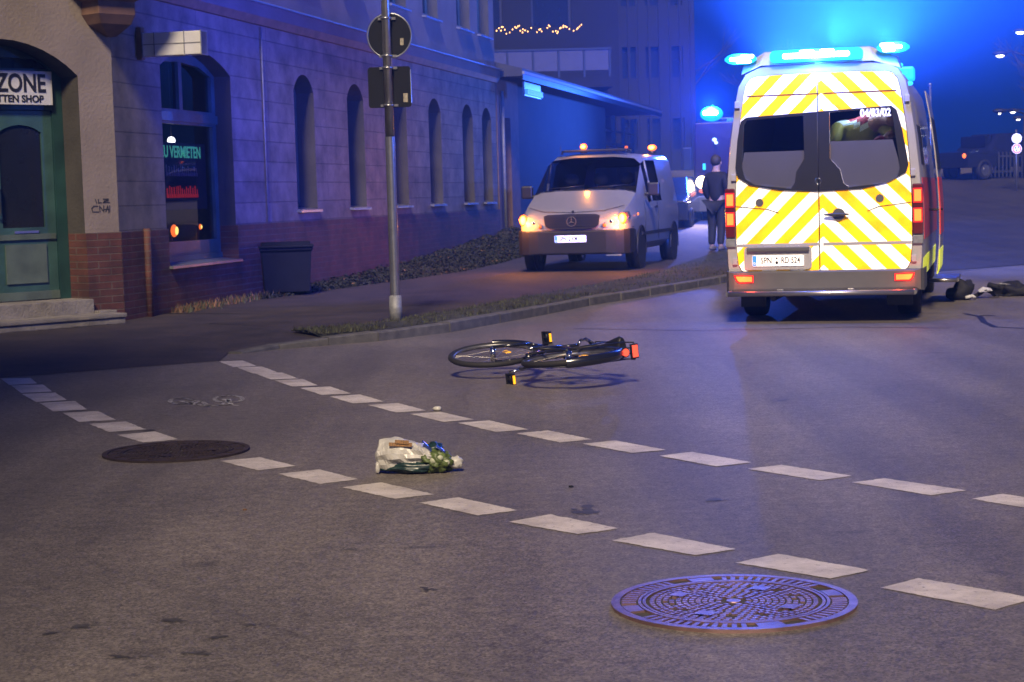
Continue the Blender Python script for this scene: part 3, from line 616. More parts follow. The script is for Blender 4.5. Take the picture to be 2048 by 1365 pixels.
# shop window
m = MB(); y = .22; a, b, z0, z1 = SH
sw = curve_mesh('shop_window', [arch(a + .002, b - .002, z0 + .04, z1 - .004, .25, 12), [(a + .12, z0 + .28), (b - .12, z0 + .28), (b - .12, 2.34), (a + .12, 2.34)],
     [(a + .12, 2.52), ((a + b) / 2 - .05, 2.52), ((a + b) / 2 - .05, 3.10), (a + .5, 3.07), (a + .12, 2.97)], [((a + b) / 2 + .05, 2.52), (b - .12, 2.52), (b - .12, 2.97), (b - .5, 3.07), ((a + b) / 2 + .05, 3.10)]], .07, 'greenwood', bl, y)
MB().box(a + .02, b - .02, y - .035, y, 2.37, 2.48).build('transom', 'greenwood', sw); MB().box(a + .02, b - .02, y - .03, y, z0 + .04, z0 + .11).build('bottom_rail', 'greenwood', sw)
MB().box(a + .1, b - .1, y + .04, y + .044, z0 + .26, 3.1).build('pane', 'glass', sw)
MB().prism_x([(-.07, z0 - .02), (-.07, z0 + .01), (.22, z0 + .04), (.22, z0)], a - .02, b + .02).build('sill', 'zinc', sw)
m = MB(); m.box(a - .3, b + .3, 1.6, 1.65, .3, 3.4).box(a - .3, b + .3, .4, 1.6, .28, .3).box(a - .32, a - .3, .4, 1.6, .3, 3.4).box(b + .3, b + .32, .4, 1.6, .3, 3.4).box(a - .3, b + .3, .4, 1.6, 3.4, 3.42); m.build('shop_interior', 'room', bl)
m = MB(); ps = thing('window_poster', (0, 0, 0), 0, 'letting poster with a pale top line and red letters behind the green shop window', 'poster')
ps.parent = None; ps.matrix_world = Matrix.Translation(C0) @ Matrix.Rotation(math.pi / 2 - AF, 4, 'Z')
MB().box(a + .45, a + 2.0, y + .075, y + .08, 1.30, 2.12).build('poster_sheet', 'room', ps)
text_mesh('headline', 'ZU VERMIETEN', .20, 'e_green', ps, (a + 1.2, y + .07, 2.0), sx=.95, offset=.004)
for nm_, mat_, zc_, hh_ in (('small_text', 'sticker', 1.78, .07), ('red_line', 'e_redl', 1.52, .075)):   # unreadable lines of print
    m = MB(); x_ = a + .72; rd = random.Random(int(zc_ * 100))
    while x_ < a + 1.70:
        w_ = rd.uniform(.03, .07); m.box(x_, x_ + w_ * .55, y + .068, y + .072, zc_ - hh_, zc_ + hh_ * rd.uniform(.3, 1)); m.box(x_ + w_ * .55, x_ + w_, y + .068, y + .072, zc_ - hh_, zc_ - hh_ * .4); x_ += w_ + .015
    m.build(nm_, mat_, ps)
lp_ = thing('shop_lamp', (0, 0, 0), 0, 'small round lit lamp above the poster in the shop window', 'lamp'); lp_.matrix_world = ps.matrix_world.copy()
MB().ell((a + 1.42, .5, 2.16), .05, .05, .05).build('globe', 'e_lamp', lp_); MB().cyl((a + 1.42, .5, 2.22), (a + 1.42, .5, 3.4), .006, n=6).build('cord', 'black', lp_)
for k_, (u_, z_, r_, lb) in enumerate(((1.15, 1.04, .065, 'larger orange reflection of vehicle lights, built as a glowing shape low behind the shop window'), (2.0, 1.07, .03, 'smaller orange reflection of vehicle lights, built as a glowing shape low behind the shop window'))):
    o_ = thing('orange_reflection', (0, 0, 0), 0, lb, 'lamp'); o_.matrix_world = ps.matrix_world.copy()  # glowing orange shapes imitate reflections of vehicle lights in the pane
    MB().ell((a + u_, .40, z_), r_, r_ * .6, r_ * 1.2).build('reflection_glow', 'e_amber', o_); MB().ell((a + u_, .40 - r_ * .5, z_), r_ * .6, r_ * .3, r_ * .8).build('lit_core', 'e_core', o_); MB().cyl((a + u_, .44, .3), (a + u_, .44, z_), .012, n=8).build('reflection_stand', 'black', o_)
# joint / downpipe in facade
MB().tube([(4.64, -.03, 1.1), (4.64, -.03, 3.7)], .012, 8).build('cable', 'sleeve', bl)
MB().tube([(.62, -.05, .05), (.62, -.05, 1.10)], .04, 10).build('pipe_stub', 'brick', bl)
MB().box(UL, UL + .2, -.02, .3, 0, 3.72).build('end_pier', 'brownwall', bl)
# chamfered corner with the shop door, built in the frame of the chamfer
BC = R(45); ch = bpy.data.objects.new('corner_wall', None)
def cf(o):  # put a mesh modelled in the chamfer frame into the building frame
    o.data.transform(Matrix.Rotation(AF - BC, 4, 'Z')); return o
DX0, DX1 = -2.25, -.43
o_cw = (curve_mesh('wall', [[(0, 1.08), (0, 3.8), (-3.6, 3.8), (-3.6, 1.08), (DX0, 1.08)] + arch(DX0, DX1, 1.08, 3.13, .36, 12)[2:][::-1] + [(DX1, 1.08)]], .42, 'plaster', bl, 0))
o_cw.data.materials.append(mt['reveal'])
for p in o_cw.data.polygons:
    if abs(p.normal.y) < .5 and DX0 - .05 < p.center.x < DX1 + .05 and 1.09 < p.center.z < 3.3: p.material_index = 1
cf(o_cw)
cf(curve_mesh('brick_base', [[(0.004, 0), (0.004, 1.08), (DX1, 1.08), (DX1, 0)]], .44, 'brick', bl, -.022))
cf(curve_mesh('brick_base', [[(DX0, 0), (DX0, 1.08), (-3.6, 1.08), (-3.6, 0)]], .44, 'brick', bl, -.022))
cf(curve_mesh('upper_wall', [[(0, 3.8), (0, 7.6), (-3.6, 7.6), (-3.6, 3.8)]], .42, 'plaster2', bl, 0))
y = .34; fr = cf(curve_mesh('door_frame', [arch(DX0 + .002, DX1 - .002, .36, 3.12, .35, 12), [(DX0 + .13, .37), (DX1 - .13, .37), (DX1 - .13, 2.42), (DX0 + .13, 2.42)], [(DX0 + .13, 2.86), (DX1 - .13, 2.86), (DX1 - .3, 2.97), (DX0 + .3, 2.97)]], .09, 'darkgreen', bl, y))
cf(MB().box(DX0 + .1, DX1 - .1, y + .06, y + .065, 2.4, 3.08).build('transom_pane', 'win', fr))
mid = (DX0 + DX1) / 2
for s_ in (0, 1):
    xa, xb = ((DX0 + .135, mid - .004) if s_ == 0 else (mid + .004, DX1 - .135))
    d_ = cf(curve_mesh('door', [[(xa, .38), (xb, .38), (xb, 2.41), (xa, 2.41)], arch(xa + .13, xb - .13, 1.16, 2.26, .08, 6)], .05, 'greenwood', bl, y + .02))
    cf(MB().box(xa + .1, xb - .1, y + .045, y + .05, 1.14, 2.28).build('pane', 'win', d_))
    m = MB(); m.box(xa + .14, xb - .14, y, y + .02, .56, .98).box(xa, xb, y + .002, y + .02, .38, .47).box(xa + .02, xb - .02, y - .004, y + .02, 1.03, 1.09); cf(m.build('panel_moulding', 'greywood', d_))
    if s_ == 1: cf(MB().box(xa + .26, xb - .22, y + .008, y + .018, 1.10, 1.125).build('letter_flap', 'steel', d_)); cf(MB().tube([(xa + .06, y - .03, 1.30), (xa + .06, y - .05, 1.32), (xa + .06, y - .05, 1.62), (xa + .06, y - .03, 1.64)], .016, 8).build('handle', 'steel', d_))
MBs = cf(MB().box(DX0 - .05, DX1 + .01, -.10, .34, 0.1, .37).build('door_step', 'stone', bl, bevel=.012))
cf(MB().box(DX0 - .35, -.24, -.42, -.022, .1, .17).box(DX0 - .36, -.23, -.44, -.02, .17, .215).build('door_step', 'stone', bl, bevel=.012))
cf(MB().box(DX1 + .01, -.2, -.2, -.02, .08, .24).build('plinth_stone', 'stone', bl, bevel=.01))
# corbel and bay above the corner
m = MB()
m.loft([[(-.28 * k - .03, -.02 - .26 * k, z), (.12 * k + .03, -.02 - .26 * k, z), (.24 * k, .1, z), (-.36 * k, .1, z)] for k, z in ((.12, 3.20), (.35, 3.24), (.8, 3.32), (1.0, 3.42), (1.0, 3.56), (1.35, 3.60), (1.35, 3.70), (1.9, 3.78), (2.0, 4.0))], smooth=False, cap=(True, True))
cf(m.build('corbel', 'moulding', bl, bevel=.008))
m = MB().box(-.6, .45, -.62, .1, 4.0, 7.4); cf(m.build('bay', 'plaster2', bl))
m = MB().box(-3.6, UL + .1, .4, 9, 7.6, 7.8).box(UL + .001, UL + .05, .37, 9, 0, 7.6); m.build('roof', 'roof', bl)

# shop name board over the door: its own thing
def in_chamfer(name, label, cat, loc=(0, 0, 0)):
    t = thing(name, (0, 0, 0), 0, label, cat); t.matrix_world = Matrix.Translation(C0) @ Matrix.Rotation(math.pi / 2 - BC, 4, 'Z') @ Matrix.Translation(loc); return t
t = in_chamfer('shop_sign', 'white board lettered ZONE above TTEN SHOP over the green corner door', 'sign')
MB().box(-2.2, -.585, .27, .30, 2.47, 2.83).build('sign_panel', 'board', t, bevel=.004)
text_mesh('lettering', 'ZONE', .27, 'ink', t, (-.96, .266, 2.69), sx=.80, offset=.006)
text_mesh('lettering', 'TTEN SHOP', .105, 'ink', t, (-.975, .266, 2.53), sx=1.0, offset=.003)
t = in_chamfer('graffiti', 'small black scrawled letters on the plaster pillar beside the door', 'graffiti')
m = MB()
def stroke(pts, r=.006): 
    for i in range(len(pts) - 1):
        (x0, z0), (x1, z1) = pts[i], pts[i + 1]; d = Vector((x1 - x0, z1 - z0)); n_ = Vector((-d.y, d.x)).normalized() * r; e = d.normalized() * r
        m.add([(x0 - e.x + n_.x, -.003, z0 - e.y + n_.y), (x0 - e.x - n_.x, -.003, z0 - e.y - n_.y), (x1 + e.x - n_.x, -.003, z1 + e.y - n_.y), (x1 + e.x + n_.x, -.003, z1 + e.y + n_.y)], [(0, 1, 2, 3)])
gx, gz_ = -.335, 1.33
def S(pts): stroke([(gx + x * .0125, gz_ + z * .0125) for x, z in pts])
S([(6, 3), (2, 3), (0, 1), (1, -2), (6, -2)]); S([(8, -2), (8, 3), (12, -2), (12, 3)]); S([(14, -2), (16, 3), (17, -3)]); S([(13, 0), (18, 0)]); S([(18, 3), (18, -2)]); S([(6.2, -2), (6.8, -2)])
S([(4, 9), (5, 6)]); S([(7, 9), (7, 6), (10, 6)]); S([(12, 9), (17, 9), (12, 6), (18, 6)]); S([(13, 7.5), (17, 7.5)])
m.build('scrawl', 'spray', t)
# hanging light box sign
t = thing('projecting_sign', (0, 0, 0), 0, 'blank weathered light box sign sticking out on a wall bracket above the pavement', 'sign'); t.matrix_world = ps.matrix_world.copy()
su = .72
MB().box(su - .09, su + .09, -.80, -.09, 3.03, 3.29).build('sign_box', 'board', t, bevel=.01)
m = MB(); [m.box(su - .096, su + .096, y_, y_ + .012, 3.022, 3.298) for y_ in (-.80, -.60, -.24, -.10)]; m.box(su - .096, su + .096, -.8, -.1, 3.155, 3.165); m.build('sign_frame', 'sleeve', t)
MB().box(su - .05, su + .05, -.06, .0, 3.0, 3.36).tube([(su, -.09, 3.24), (su, -.03, 3.24)], .02).tube([(su, -.09, 3.08), (su, -.03, 3.08)], .02).build('wall_bracket', 'moulding', t, bevel=.008)

nb = thing('added_shade_house', (-3.5, 1.2, 0), 0, 'unseen house added to shade the left side of the street', 'building')  # out-of-view block added to keep the sun off the left of the street
curve_mesh('wall', [[(-13, 0), (0, 0), (0, 14.4), (-13, 14.4)]] + [[(-12 + i * 2.6, z), (-10.8 + i * 2.6, z), (-10.8 + i * 2.6, z + 1.7), (-12 + i * 2.6, z + 1.7)] for i in range(4) for z in (1, 4.4, 7.8, 11)], .4, 'plaster2', nb, -.4)
MB().box(-.4, 0, -14, -.4, 0, 14.4).box(-13, -12.6, -14, -.4, 0, 14.4).box(-12.6, -.4, -14, -13.6, 0, 14.4).box(-13, 0, -14, -.4, 14.41, 14.6).build('side_wall', 'plaster2', nb)
MB().box(-12.8, -.5, -.55, -.5, .5, 14).build('pane', 'win', nb)
# ground cover heaped along the wall
m = MB(); n_u, n_v = 60, 8
def gc(u, v_):  # u along facade 3.7..19.4 ; v 0 (wall) .. 1
    k = (u - 3.7) / 15.7; h = .03 + .44 * max(0, k) ** 1.3; wdt = .25 + .9 * min(1, k * 2.2)
    p = C0 + DF * u + NF * (.03 + v_ * wdt); hh = h * (1 - v_ ** 1.6) * (.9 + .25 * noise.noise(Vector((u * 1.2, v_ * 3, 1))))
    return Vector((p.x, p.y, pz(p.y) - .02 + hh))
v = [gc(3.7 + 15.7 * i / n_u, j / n_v) for i in range(n_u + 1) for j in range(n_v + 1)]
m.add(v, [(i * (n_v + 1) + j, (i + 1) * (n_v + 1) + j, (i + 1) * (n_v + 1) + j + 1, i * (n_v + 1) + j + 1) for i in range(n_u) for j in range(n_v)], 0, True)
m2 = MB()
for _ in range(14000):
    u = 3.7 + 15.7 * random.random() ** .8; p = gc(u, random.random() ** .8); k = (u - 3.7) / 15.7; s_ = random.uniform(.010, .036)
    nn = Vector((random.gauss(0, .7), random.gauss(0, .7), 1)).normalized(); a = nn.orthogonal().normalized(); a.rotate(Matrix.Rotation(random.uniform(0, 6.28), 3, nn)); b_ = nn.cross(a); p = p + Vector((0, 0, random.uniform(0, .05)))
    m2.add([p - a * s_, p + b_ * s_ * .6, p + a * s_, p - b_ * s_ * .6], [(0, 1, 2, 3)], random.choices([0, 1], [40, 1])[0])
gco = m.build('ground_cover', 'soil', fix=False); tag(gco, 'low ivy and leaf litter heaped along the brick base', kind='stuff')
lv = m2.build('leaves', ['leaf', 'dry'], gco, fix=False)
pts = []
for _ in range(900):
    u = random.uniform(1.2, 5.2); p = C0 + DF * u + NF * (.04 + abs(random.gauss(0, .10))); pts.append((p.x, p.y, .1))
blades('grass', pts, .03, .12, ['grass', 'dry'], .010, 'weeds at the foot of the brick wall')

# ================================================================== wheelie bin
t = thing('wheelie_bin', (-3.02, 25.0, .1), R(-6), 'dark blue-black plastic refuse bin standing against the brick base', 'bin')
m = MB(); q = []
for (w0, w1, d0, d1, z) in ((-.27, .27, -.22, .20, .06), (-.30, .30, -.27, .26, .62), (-.32, .32, -.30, .30, .64), (-.32, .32, -.30, .30, .68)):
    q.append([(w0, d0, z), (w1, d0, z), (w1, d1, z), (w0, d1, z)])
m.loft(q, smooth=False, cap=(True, True)); m.build('bin_body', 'bin', t, bevel=.02)
m = MB().box(-.33, .33, -.33, .33, .68, .71); m.prism_x([(-.30, .71), (.30, .71), (.25, .75), (-.22, .76)], -.29, .29); m.build('lid', 'bin', t, bevel=.012)
for s_ in (-1, 1): MB().cyl((s_ * .22, .22, .08), (s_ * .29, .22, .08), .08, n=16).build('wheel', 'rubber', t)
MB().tube([(-.24, .33, .70), (-.24, .38, .72), (.24, .38, .72), (.24, .33, .70)], .014).build('handle', 'bin', t)
t.location = (-3.02, 24.35, .09); t.rotation_euler[2] = R(8); t.scale = (1.12, 1.0, .97)

# ================================================================== sign pole
t = thing('sign_post', (-1.19, 18.54, .09), R(-4), 'tall shiny steel post on the kerb verge with round and square signs seen from behind', 'sign post')
m = MB(); m.cyl((0, 0, .2), (0, 0, 1.9), .050, .050, 20, cap=False).cyl((0, 0, 1.9), (0, 0, 5.2), .046, .042, 20); m.build('post', 'galv', t)
m = MB().cyl((0, 0, -.02), (0, 0, .26), .068, .064, 20).cyl((0, 0, .26), (0, 0, .275), .064, .052, 20); m.build('base_sleeve', 'sleeve', t)
m = MB(); m.cyl((.02, .075, 2.93), (.02, .083, 2.93), .225, n=48); rs = m.build('round_sign', 'signback', t)
MB().torus((.02, .079, 2.93), .225, .009, 'Y', 56, 8).build('rim', 'zinc', rs); MB().box(.13, .165, .070, .074, 2.83, 2.90).build('sticker', 'sticker', rs)
o = curve_mesh('square_sign', [rrect(-.215, .225, 2.20, 2.615, .03)], .012, 'signback', t, .072)
MB().box(.221, .229, .07, .09, 2.24, 2.58).build('edge', 'zinc', o); MB().box(.145, .19, .068, .071, 2.25, 2.34).build('sticker', 'sticker', o)
for z in (3.10, 2.72, 2.60, 2.22):
    MB().torus((0, 0, z), .052, .007, 'Z', 20, 6, sq=2).box(-.09, .09, .05, .074, z - .012, z + .012).build('clamp', 'galv', t)

# ================================================================== ambulance seen from behind
AH = R(15); AO = Vector((3.16, 18.12, 0))
am = thing('ambulance', AO, -AH, 'high-roofed ambulance seen from behind with yellow and white chevrons and bright blue roof lights', 'ambulance')
HP = [(.86, .30), (.965, .42), (.985, .80), (.985, 1.15), (.962, 1.5), (.925, 1.85), (.875, 2.2), (.835, 2.38), (.76, 2.50), (.62, 2.565), (.25, 2.60)]
def ring(hp, y, kx=1, kz=1, z0=.3, zc=99):
    r_ = [(x * kx, y, min(zc, z0 + (z - z0) * kz)) for x, z in hp]; return r_ + [(-x, y_, z) for x, y_, z in r_[::-1]]
secs = [ring(HP, 0, .985), ring(HP, .05), ring(HP, 1.3), ring(HP, 1.32), ring(HP, 2.6), ring(HP, 4.2), ring(HP, 4.55, .97, .85), ring(HP, 5.0, .95, .55), ring(HP, 5.6, .92, .42), ring(HP, 5.85, .84, .34)]
nR = len(secs[0])
MB().loft(secs, cap=(False, True)).build('body', 'ambwhite', am, auto=35)
MB().loft([ring(HP, .06, .95, .96, .34), ring(HP, 3.2, .95, .96, .34)], cap=(False, True)).build('interior', 'room', am)
def Lr(p, y): return ((p - 1650) / 190, 1.35 + (374 - .0288 * (p - 1650) - y) / 197)
X0 = -.037
def doorpoly(s):
    p = [(.0, .50), (.76, .50), (.82, .525), (.855, .59), (.872, .80), (.872, 1.2), (.852, 1.6), (.822, 1.95), (.775, 2.28), (.745, 2.40), (.70, 2.455), (.64, 2.475), (.0, 2.49)]
    q = [(X0 + .006 if x == 0 else x, z) for x, z in p] if s > 0 else [(X0 - .006 if x == 0 else -x, z) for x, z in p]
    return q
holeR = [Lr(*p) for p in ((1665, 228), (1776, 219), (1782, 226), (1796, 335), (1790, 355), (1772, 366), (1700, 374), (1690, 366), (1684, 340), (1665, 318))]
holeL = [Lr(*p) for p in ((1616, 233), (1508, 241), (1502, 250), (1497, 335), (1503, 358), (1522, 370), (1590, 377), (1598, 366), (1601, 344), (1617, 318))]
surR = [Lr(*p) for p in ((1644, 226), (1780, 216), (1790, 224), (1800, 262), (1811, 330), (1806, 346), (1772, 366), (1722, 378), (1644, 383))]
surL = [Lr(*p) for p in ((1642, 226), (1508, 236), (1497, 244), (1490, 280), (1485, 335), (1489, 355), (1512, 371), (1570, 381), (1642, 383))]
outline = ring(HP, 0, .985)
fo = [(x, z) for x, y, z in outline]
curve_mesh('rear_frame', [fo, [(X0 + (-.0), .49)] + [(x, z) for x, z in doorpoly(1)[1:-1]] + [(X0, 2.495)] + [(x, z) for x, z in doorpoly(-1)[1:-1]][::-1]], .05, 'ambwhite', am, -.004)
for s_, hole, sur in ((1, holeR, surR), (-1, holeL, surL)):
    d_ = curve_mesh('rear_door', [doorpoly(s_), hole], .04, 'chev', am, -.022)
    sr = curve_mesh('window_surround', [sur, [((x - hole[0][0]) * .995 + hole[0][0], z) for x, z in hole]], .012, 'black', d_, -.036)
    curve_mesh('glass', [hole], .003, 'glassd', d_, -.010)
    zf = 1.80 if s_ > 0 else 1.72
    fp = [(x, min(z, zf)) for x, z in hole]; fp = [p for i, p in enumerate(fp) if i == 0 or p != fp[i - 1]]
    curve_mesh('frosted_foil', [fp], .002, 'frost', d_, -.014)
    xo = (lambda x: x) if s_ > 0 else (lambda x: -x)
    dp = [(x, -.010, z) for x, z in doorpoly(s_)]; MB().tube(dp + [dp[0]], .007, 6).build('door_rubber', 'black', d_)
    # seams and pressed lines on the door skin
    m = MB().box(*sorted((xo(.02), xo(.74))), -.0255, -.021, 2.275, 2.287); m.build('door_seam', 'lampred', d_)
    MB().box(*sorted((xo(.035 if s_ < 0 else .0), xo(.868))), -.0262, -.021, .765, .793).build('door_seam', 'ambwhite', d_)
    MB().tube([(xo(.44), -.024, 1.10), (xo(.55), -.024, 1.14), (xo(.868), -.024, 1.175)], .004, 6).build('door_seam', 'black', d_)
    px_ = Lr(1757, 396) if s_ > 0 else Lr(1530, 405)
    MB().cyl((px_[0], -.03, px_[1]), (px_[0], -.018, px_[1]), .040, n=20).build('lock_cover', 'plastic', d_)
for s_ in (-1, 1):
    for z_ in (.62, 1.47, 2.2):
        MB().box(*sorted((s_ * (.865 - (.05 if z_ > 2 else 0)), s_ * (.915 - (.05 if z_ > 2 else 0)))), -.034, -.008, z_ - .035, z_ + .035).build('hinge', 'ambwhite', am, bevel=.006)
hx, hz = Lr(1680, 428)
m = MB().cyl((hx, -.04, hz), (hx, -.02, hz), .062, n=24); hb = m.build('door_handle', 'plastic', am)
MB().ell((hx - .02, -.065, hz), .13, .022, .017).build('grip', 'black', hb)
# plate recess
x0, zt = Lr(1499, 494); x1, zb = Lr(1628, 536)
o = curve_mesh('plate_recess', [rrect(x0, x1, zb, zt, .04)], .02, 'ambwhite', am, -.040)
MB().box(x0 + .03, x1 - .02, -.075, -.04, zt - .05, zt - .005).build('plate_light_bar', 'plastic', o, bevel=.01)
def plate(par, cx, cz, y, txt, w_=.52, h=.11):
    pl = curve_mesh('number_plate', [rrect(cx - w_ / 2, cx + w_ / 2, cz - h / 2, cz + h / 2, .012)], .006, 'plate', par, y)
    MB().box(cx - w_ / 2 + .004, cx - w_ / 2 + .044, y - .001, y, cz - h / 2 + .004, cz + h / 2 - .004).build('country_band', 'plateblue', pl)
    text_mesh('plate_letters', txt[0], h * .80, 'ink', pl, (cx - w_ * .25 + .012, y - .001, cz), .001, sx=.74, offset=.001)
    text_mesh('plate_letters', txt[1], h * .80, 'ink', pl, (cx + w_ * .25 - .004, y - .001, cz), .001, sx=.70, offset=.001)
    text_mesh('country_letter', 'D', h * .3, 'plate', pl, (cx - w_ / 2 + .024, y - .002, cz - h * .25), .001)
    m = MB(); m.cyl((cx - .012, y - .002, cz + .024), (cx - .012, y, cz + .024), .010, n=14); m.build('seal', 'plastic', pl); MB().cyl((cx - .012, y - .002, cz - .02), (cx - .012, y, cz - .02), .015, n=16).build('seal', 'ink', pl)
    return pl
pcx, pcz = Lr(1564, 520); plate(am, pcx, pcz, -.05, ('SPN', 'RD 524'))
tx, tz = Lr(1751, 230); text_mesh('fleet_number', '04/83/02', .105, 'whitefoil', am, (tx, -.040, tz), .002, sx=.80, offset=.004)
MB().torus((0.0 - .04, -.038, 1.41), .03, .003, 'Y', 24, 6).box(-.0425, -.0375, -.041, -.036, 1.41, 1.438).build('emblem', 'chrome', am)
# tail lamps
for s_ in (-1, 1):
    xi, xo_ = s_ * .880, s_ * .982
    a_, b_ = sorted((xi, xo_))
    tl = MB().box(a_, b_, -.035, .07, .86, 1.36).build('tail_lamp', 'lampred', am, bevel=.015)
    MB().box(a_ + .006, b_ - .006, -.038, -.034, 1.17, 1.315).build('lamp_rim', 'e_tailr', tl); MB().box(a_ + .006, b_ - .006, -.038, -.034, .975, 1.12).build('lamp_rim', 'e_tailr', tl)
    MB().box(a_ + .018, b_ - .018, -.041, -.038, 1.185, 1.30).build('lit_lamp', 'e_tail', tl); MB().box(a_ + .018, b_ - .018, -.041, -.038, .99, 1.105).build('lit_lamp', 'e_tail', tl)
    MB().box(a_, b_, -.032, .05, .765, .85).build('corner_panel', 'sleeve', am, bevel=.008)
    # bumper corner reflector lamp
    rz = curve_mesh('bumper_lamp', [[(s_ * .70, .40), (s_ * .70, .475), (s_ * .90, .48), (s_ * .875, .42), (s_ * .85, .40)]], .01, 'e_tailr', am, -.075)
    curve_mesh('lit_lamp', [[(s_ * .715, .412), (s_ * .715, .463), (s_ * .88, .468), (s_ * .86, .425), (s_ * .84, .412)]], .004, 'e_tail', rz, -.078)
# bumper and step
q = []
for (yy, z0_, z1_, hw) in ((-.065, .34, .50, .90), (-.05, .31, .515, .955), (.02, .30, .52, .985), (.9, .30, .5, .98)):
    q.append([(-hw, yy, z0_), (hw, yy, z0_), (hw, yy, z1_), (-hw, yy, z1_)])
MB().loft(q, smooth=False, cap=(True, False)).build('rear_bumper', 'plastic', am)
m = MB(); m.box(-.93, .90, -.30, -.06, .285, .315); m.cyl((-.93, -.30, .30), (.90, -.30, .30), .026, n=12); m.cyl((-.93, -.06, .30), (-.93, -.30, .30), .026, n=10)
m.cyl((.90, -.06, .30), (.90, -.30, .30), .026, n=10); m.build('rear_step', 'steel', am)
for x_ in (-.42, .28): MB().box(x_ - .03, x_ + .03, -.22, -.16, .315, .34).build('step_bracket', 'steel', am, bevel=.005)
m = MB().box(-.88, .88, .0, 4.8, .30, .36).box(-.55, .5, 1.2, 2.2, .20, .3).tube([(-.5, -.1, .24), (-.5, 1.2, .24)], .03); m.build('chassis', 'black', am)
for x_ in (-.78, .72): MB().box(x_ - .13, x_ + .13, .52, .56, .12, .42).build('mud_flap', 'black', am)
def wheel(par, x, y, r, w_, name='wheel', z0=0.0, rimcol='rim'):
    wo = MB(); n = 32; q = []
    for rr, hx_ in ((r * .62, w_ / 2), (r * .93, w_ / 2), (r, w_ * .36), (r, -w_ * .36), (r * .93, -w_ / 2), (r * .62, -w_ / 2)):
        q.append([(x + hx_, y + rr * math.cos(2 * math.pi * i / n), z0 + r + rr * math.sin(2 * math.pi * i / n)) for i in range(n)])
    wo.loft(q + [q[0]])
    tyre = wo.build(name, 'rubber', par)
    rm = MB().cyl((x - w_ * .34, y, z0 + r), (x + w_ * .34, y, z0 + r), r * .63, n=28)
    rm.cyl((x - w_ * .42, y, z0 + r), (x + w_ * .42, y, z0 + r), r * .2, n=14); rm.build('rim', rimcol, tyre)
    return tyre
wheel(am, -.80, .98, .35, .23); wheel(am, .80, .98, .35, .23); wheel(am, -.82, 4.75, .35, .22); wheel(am, .82, 4.75, .35, .22)
# coloured foil on the right flank and the open sliding door
def flank(name, z0_, z1_, y0_, y1_, mat, off=.004, par=am):
    def xa(z):
        for i in range(len(HP) - 1):
            (xa_, za), (xb_, zb_) = HP[i], HP[i + 1]
            if za <= z <= zb_: return xa_ + (xb_ - xa_) * (z - za) / (zb_ - za)
        return HP[-1][0]
    vs = []; zz = [z0_ + (z1_ - z0_) * i / 6 for i in range(7)]
    for z in zz: vs += [(xa(z) + off, y0_, z), (xa(z) + off, y1_, z), (xa(z) + off - .012, y1_, z), (xa(z) + off - .012, y0_, z)]
    return MB().loft([vs[i * 4:i * 4 + 4] for i in range(7)], smooth=False, cap=(True, True)).build(name, mat, par)
flank('red_band', .80, 1.42, .10, 4.3, 'ambred'); flank('yellow_band', .42, .62, .10, 4.2, 'ambyellow'); flank('side_window', 1.55, 1.95, .35, 1.2, 'black')
sdm = flank('sliding_door', .40, 2.32, 1.15, 2.45, 'ambwhite', .13)
flank('red_band', .82, 1.42, 1.145, 2.44, 'ambred', .134, sdm); flank('yellow_band', .405, .66, 1.145, 2.44, 'ambyellow', .134, sdm); flank('door_glass', 1.50, 2.05, 1.25, 2.3, 'black', .135, sdm)
sdm.visible_shadow = True
MB().tube([(1.0, 1.2, 1.08), (1.14, 1.2, 1.08)], .012).build('door_rail', 'black', am)
MB().box(.98, 1.26, 2.5, 3.7, .25, .28).cyl((1.26, 2.5, .265), (1.26, 3.7, .265), .02, n=10).cyl((.95, 2.5, .265), (1.26, 2.5, .265), .022, n=10).build('side_step', 'steel', am)
MB().tube([(.955, 2.9, 2.2), (1.0, 2.9, 2.0)], .012).build('grab_rail', 'steel', am)
MB().box(-1.22, -1.0, 4.5, 4.62, 1.35, 1.75).box(-1.0, -.92, 4.5, 4.58, 1.45, 1.52).build('mirror', 'black', am, bevel=.03)
# roof light bars
m = MB(); 
m.loft([[(-.80, .02, 2.50), (-.80, .38, 2.52), (-.78, .36, 2.62), (-.78, .06, 2.60)], [(-.60, -.03, 2.58), (-.60, .42, 2.58), (-.56, .40, 2.72), (-.56, .03, 2.72)], [(.52, -.03, 2.58), (.52, .42, 2.58), (.48, .40, 2.73), (.48, .03, 2.73)], [(.78, .02, 2.50), (.78, .38, 2.52), (.74, .36, 2.64), (.74, .06, 2.62)]], smooth=False, cap=(True, True))
m.build('roof_spoiler', 'ambwhite', am, bevel=.01)
def strobe(x0_, x1_, z, core, ln):
    hz_ = .052
    q = []
    for k, t in enumerate((0, .12, .3, .7, .88, 1)):
        s_ = (.25, .75, 1, 1, .75, .25)[k]; x = x0_ + (x1_ - x0_) * t
        q.append([(x, -.05 - .05 * s_ + .02, z - hz_ * s_), (x, -.01, z - hz_ * s_), (x, -.01, z + hz_ * s_), (x, -.05 - .05 * s_ + .02, z + hz_ * s_)])
    l_ = MB().loft(q, smooth=False, cap=(True, True)).build('blue_light', 'e_cyan', am, bevel=.006)
    for (a_, b_, dz, hh) in core:
        curve_mesh('strobe_led', [rrect(a_, b_, z + dz - hh, z + dz + hh, hh * .95)], .01, 'e_white', l_, -.092)
    return l_
strobe(-.955, -.635, 2.655, ((-.90, -.70, -.002, .017), (-.79, -.655, .022, .018), (-.83, -.68, -.03, .014)), 0)
strobe(.55, .87, 2.70, ((.60, .80, .002, .017), (.585, .72, .026, .016), (.61, .73, -.028, .015)), 0)
l_ = curve_mesh('blue_light', [rrect(-.50, .42, 2.60, 2.72, .05)], .06, 'e_cyan', am, -.075)
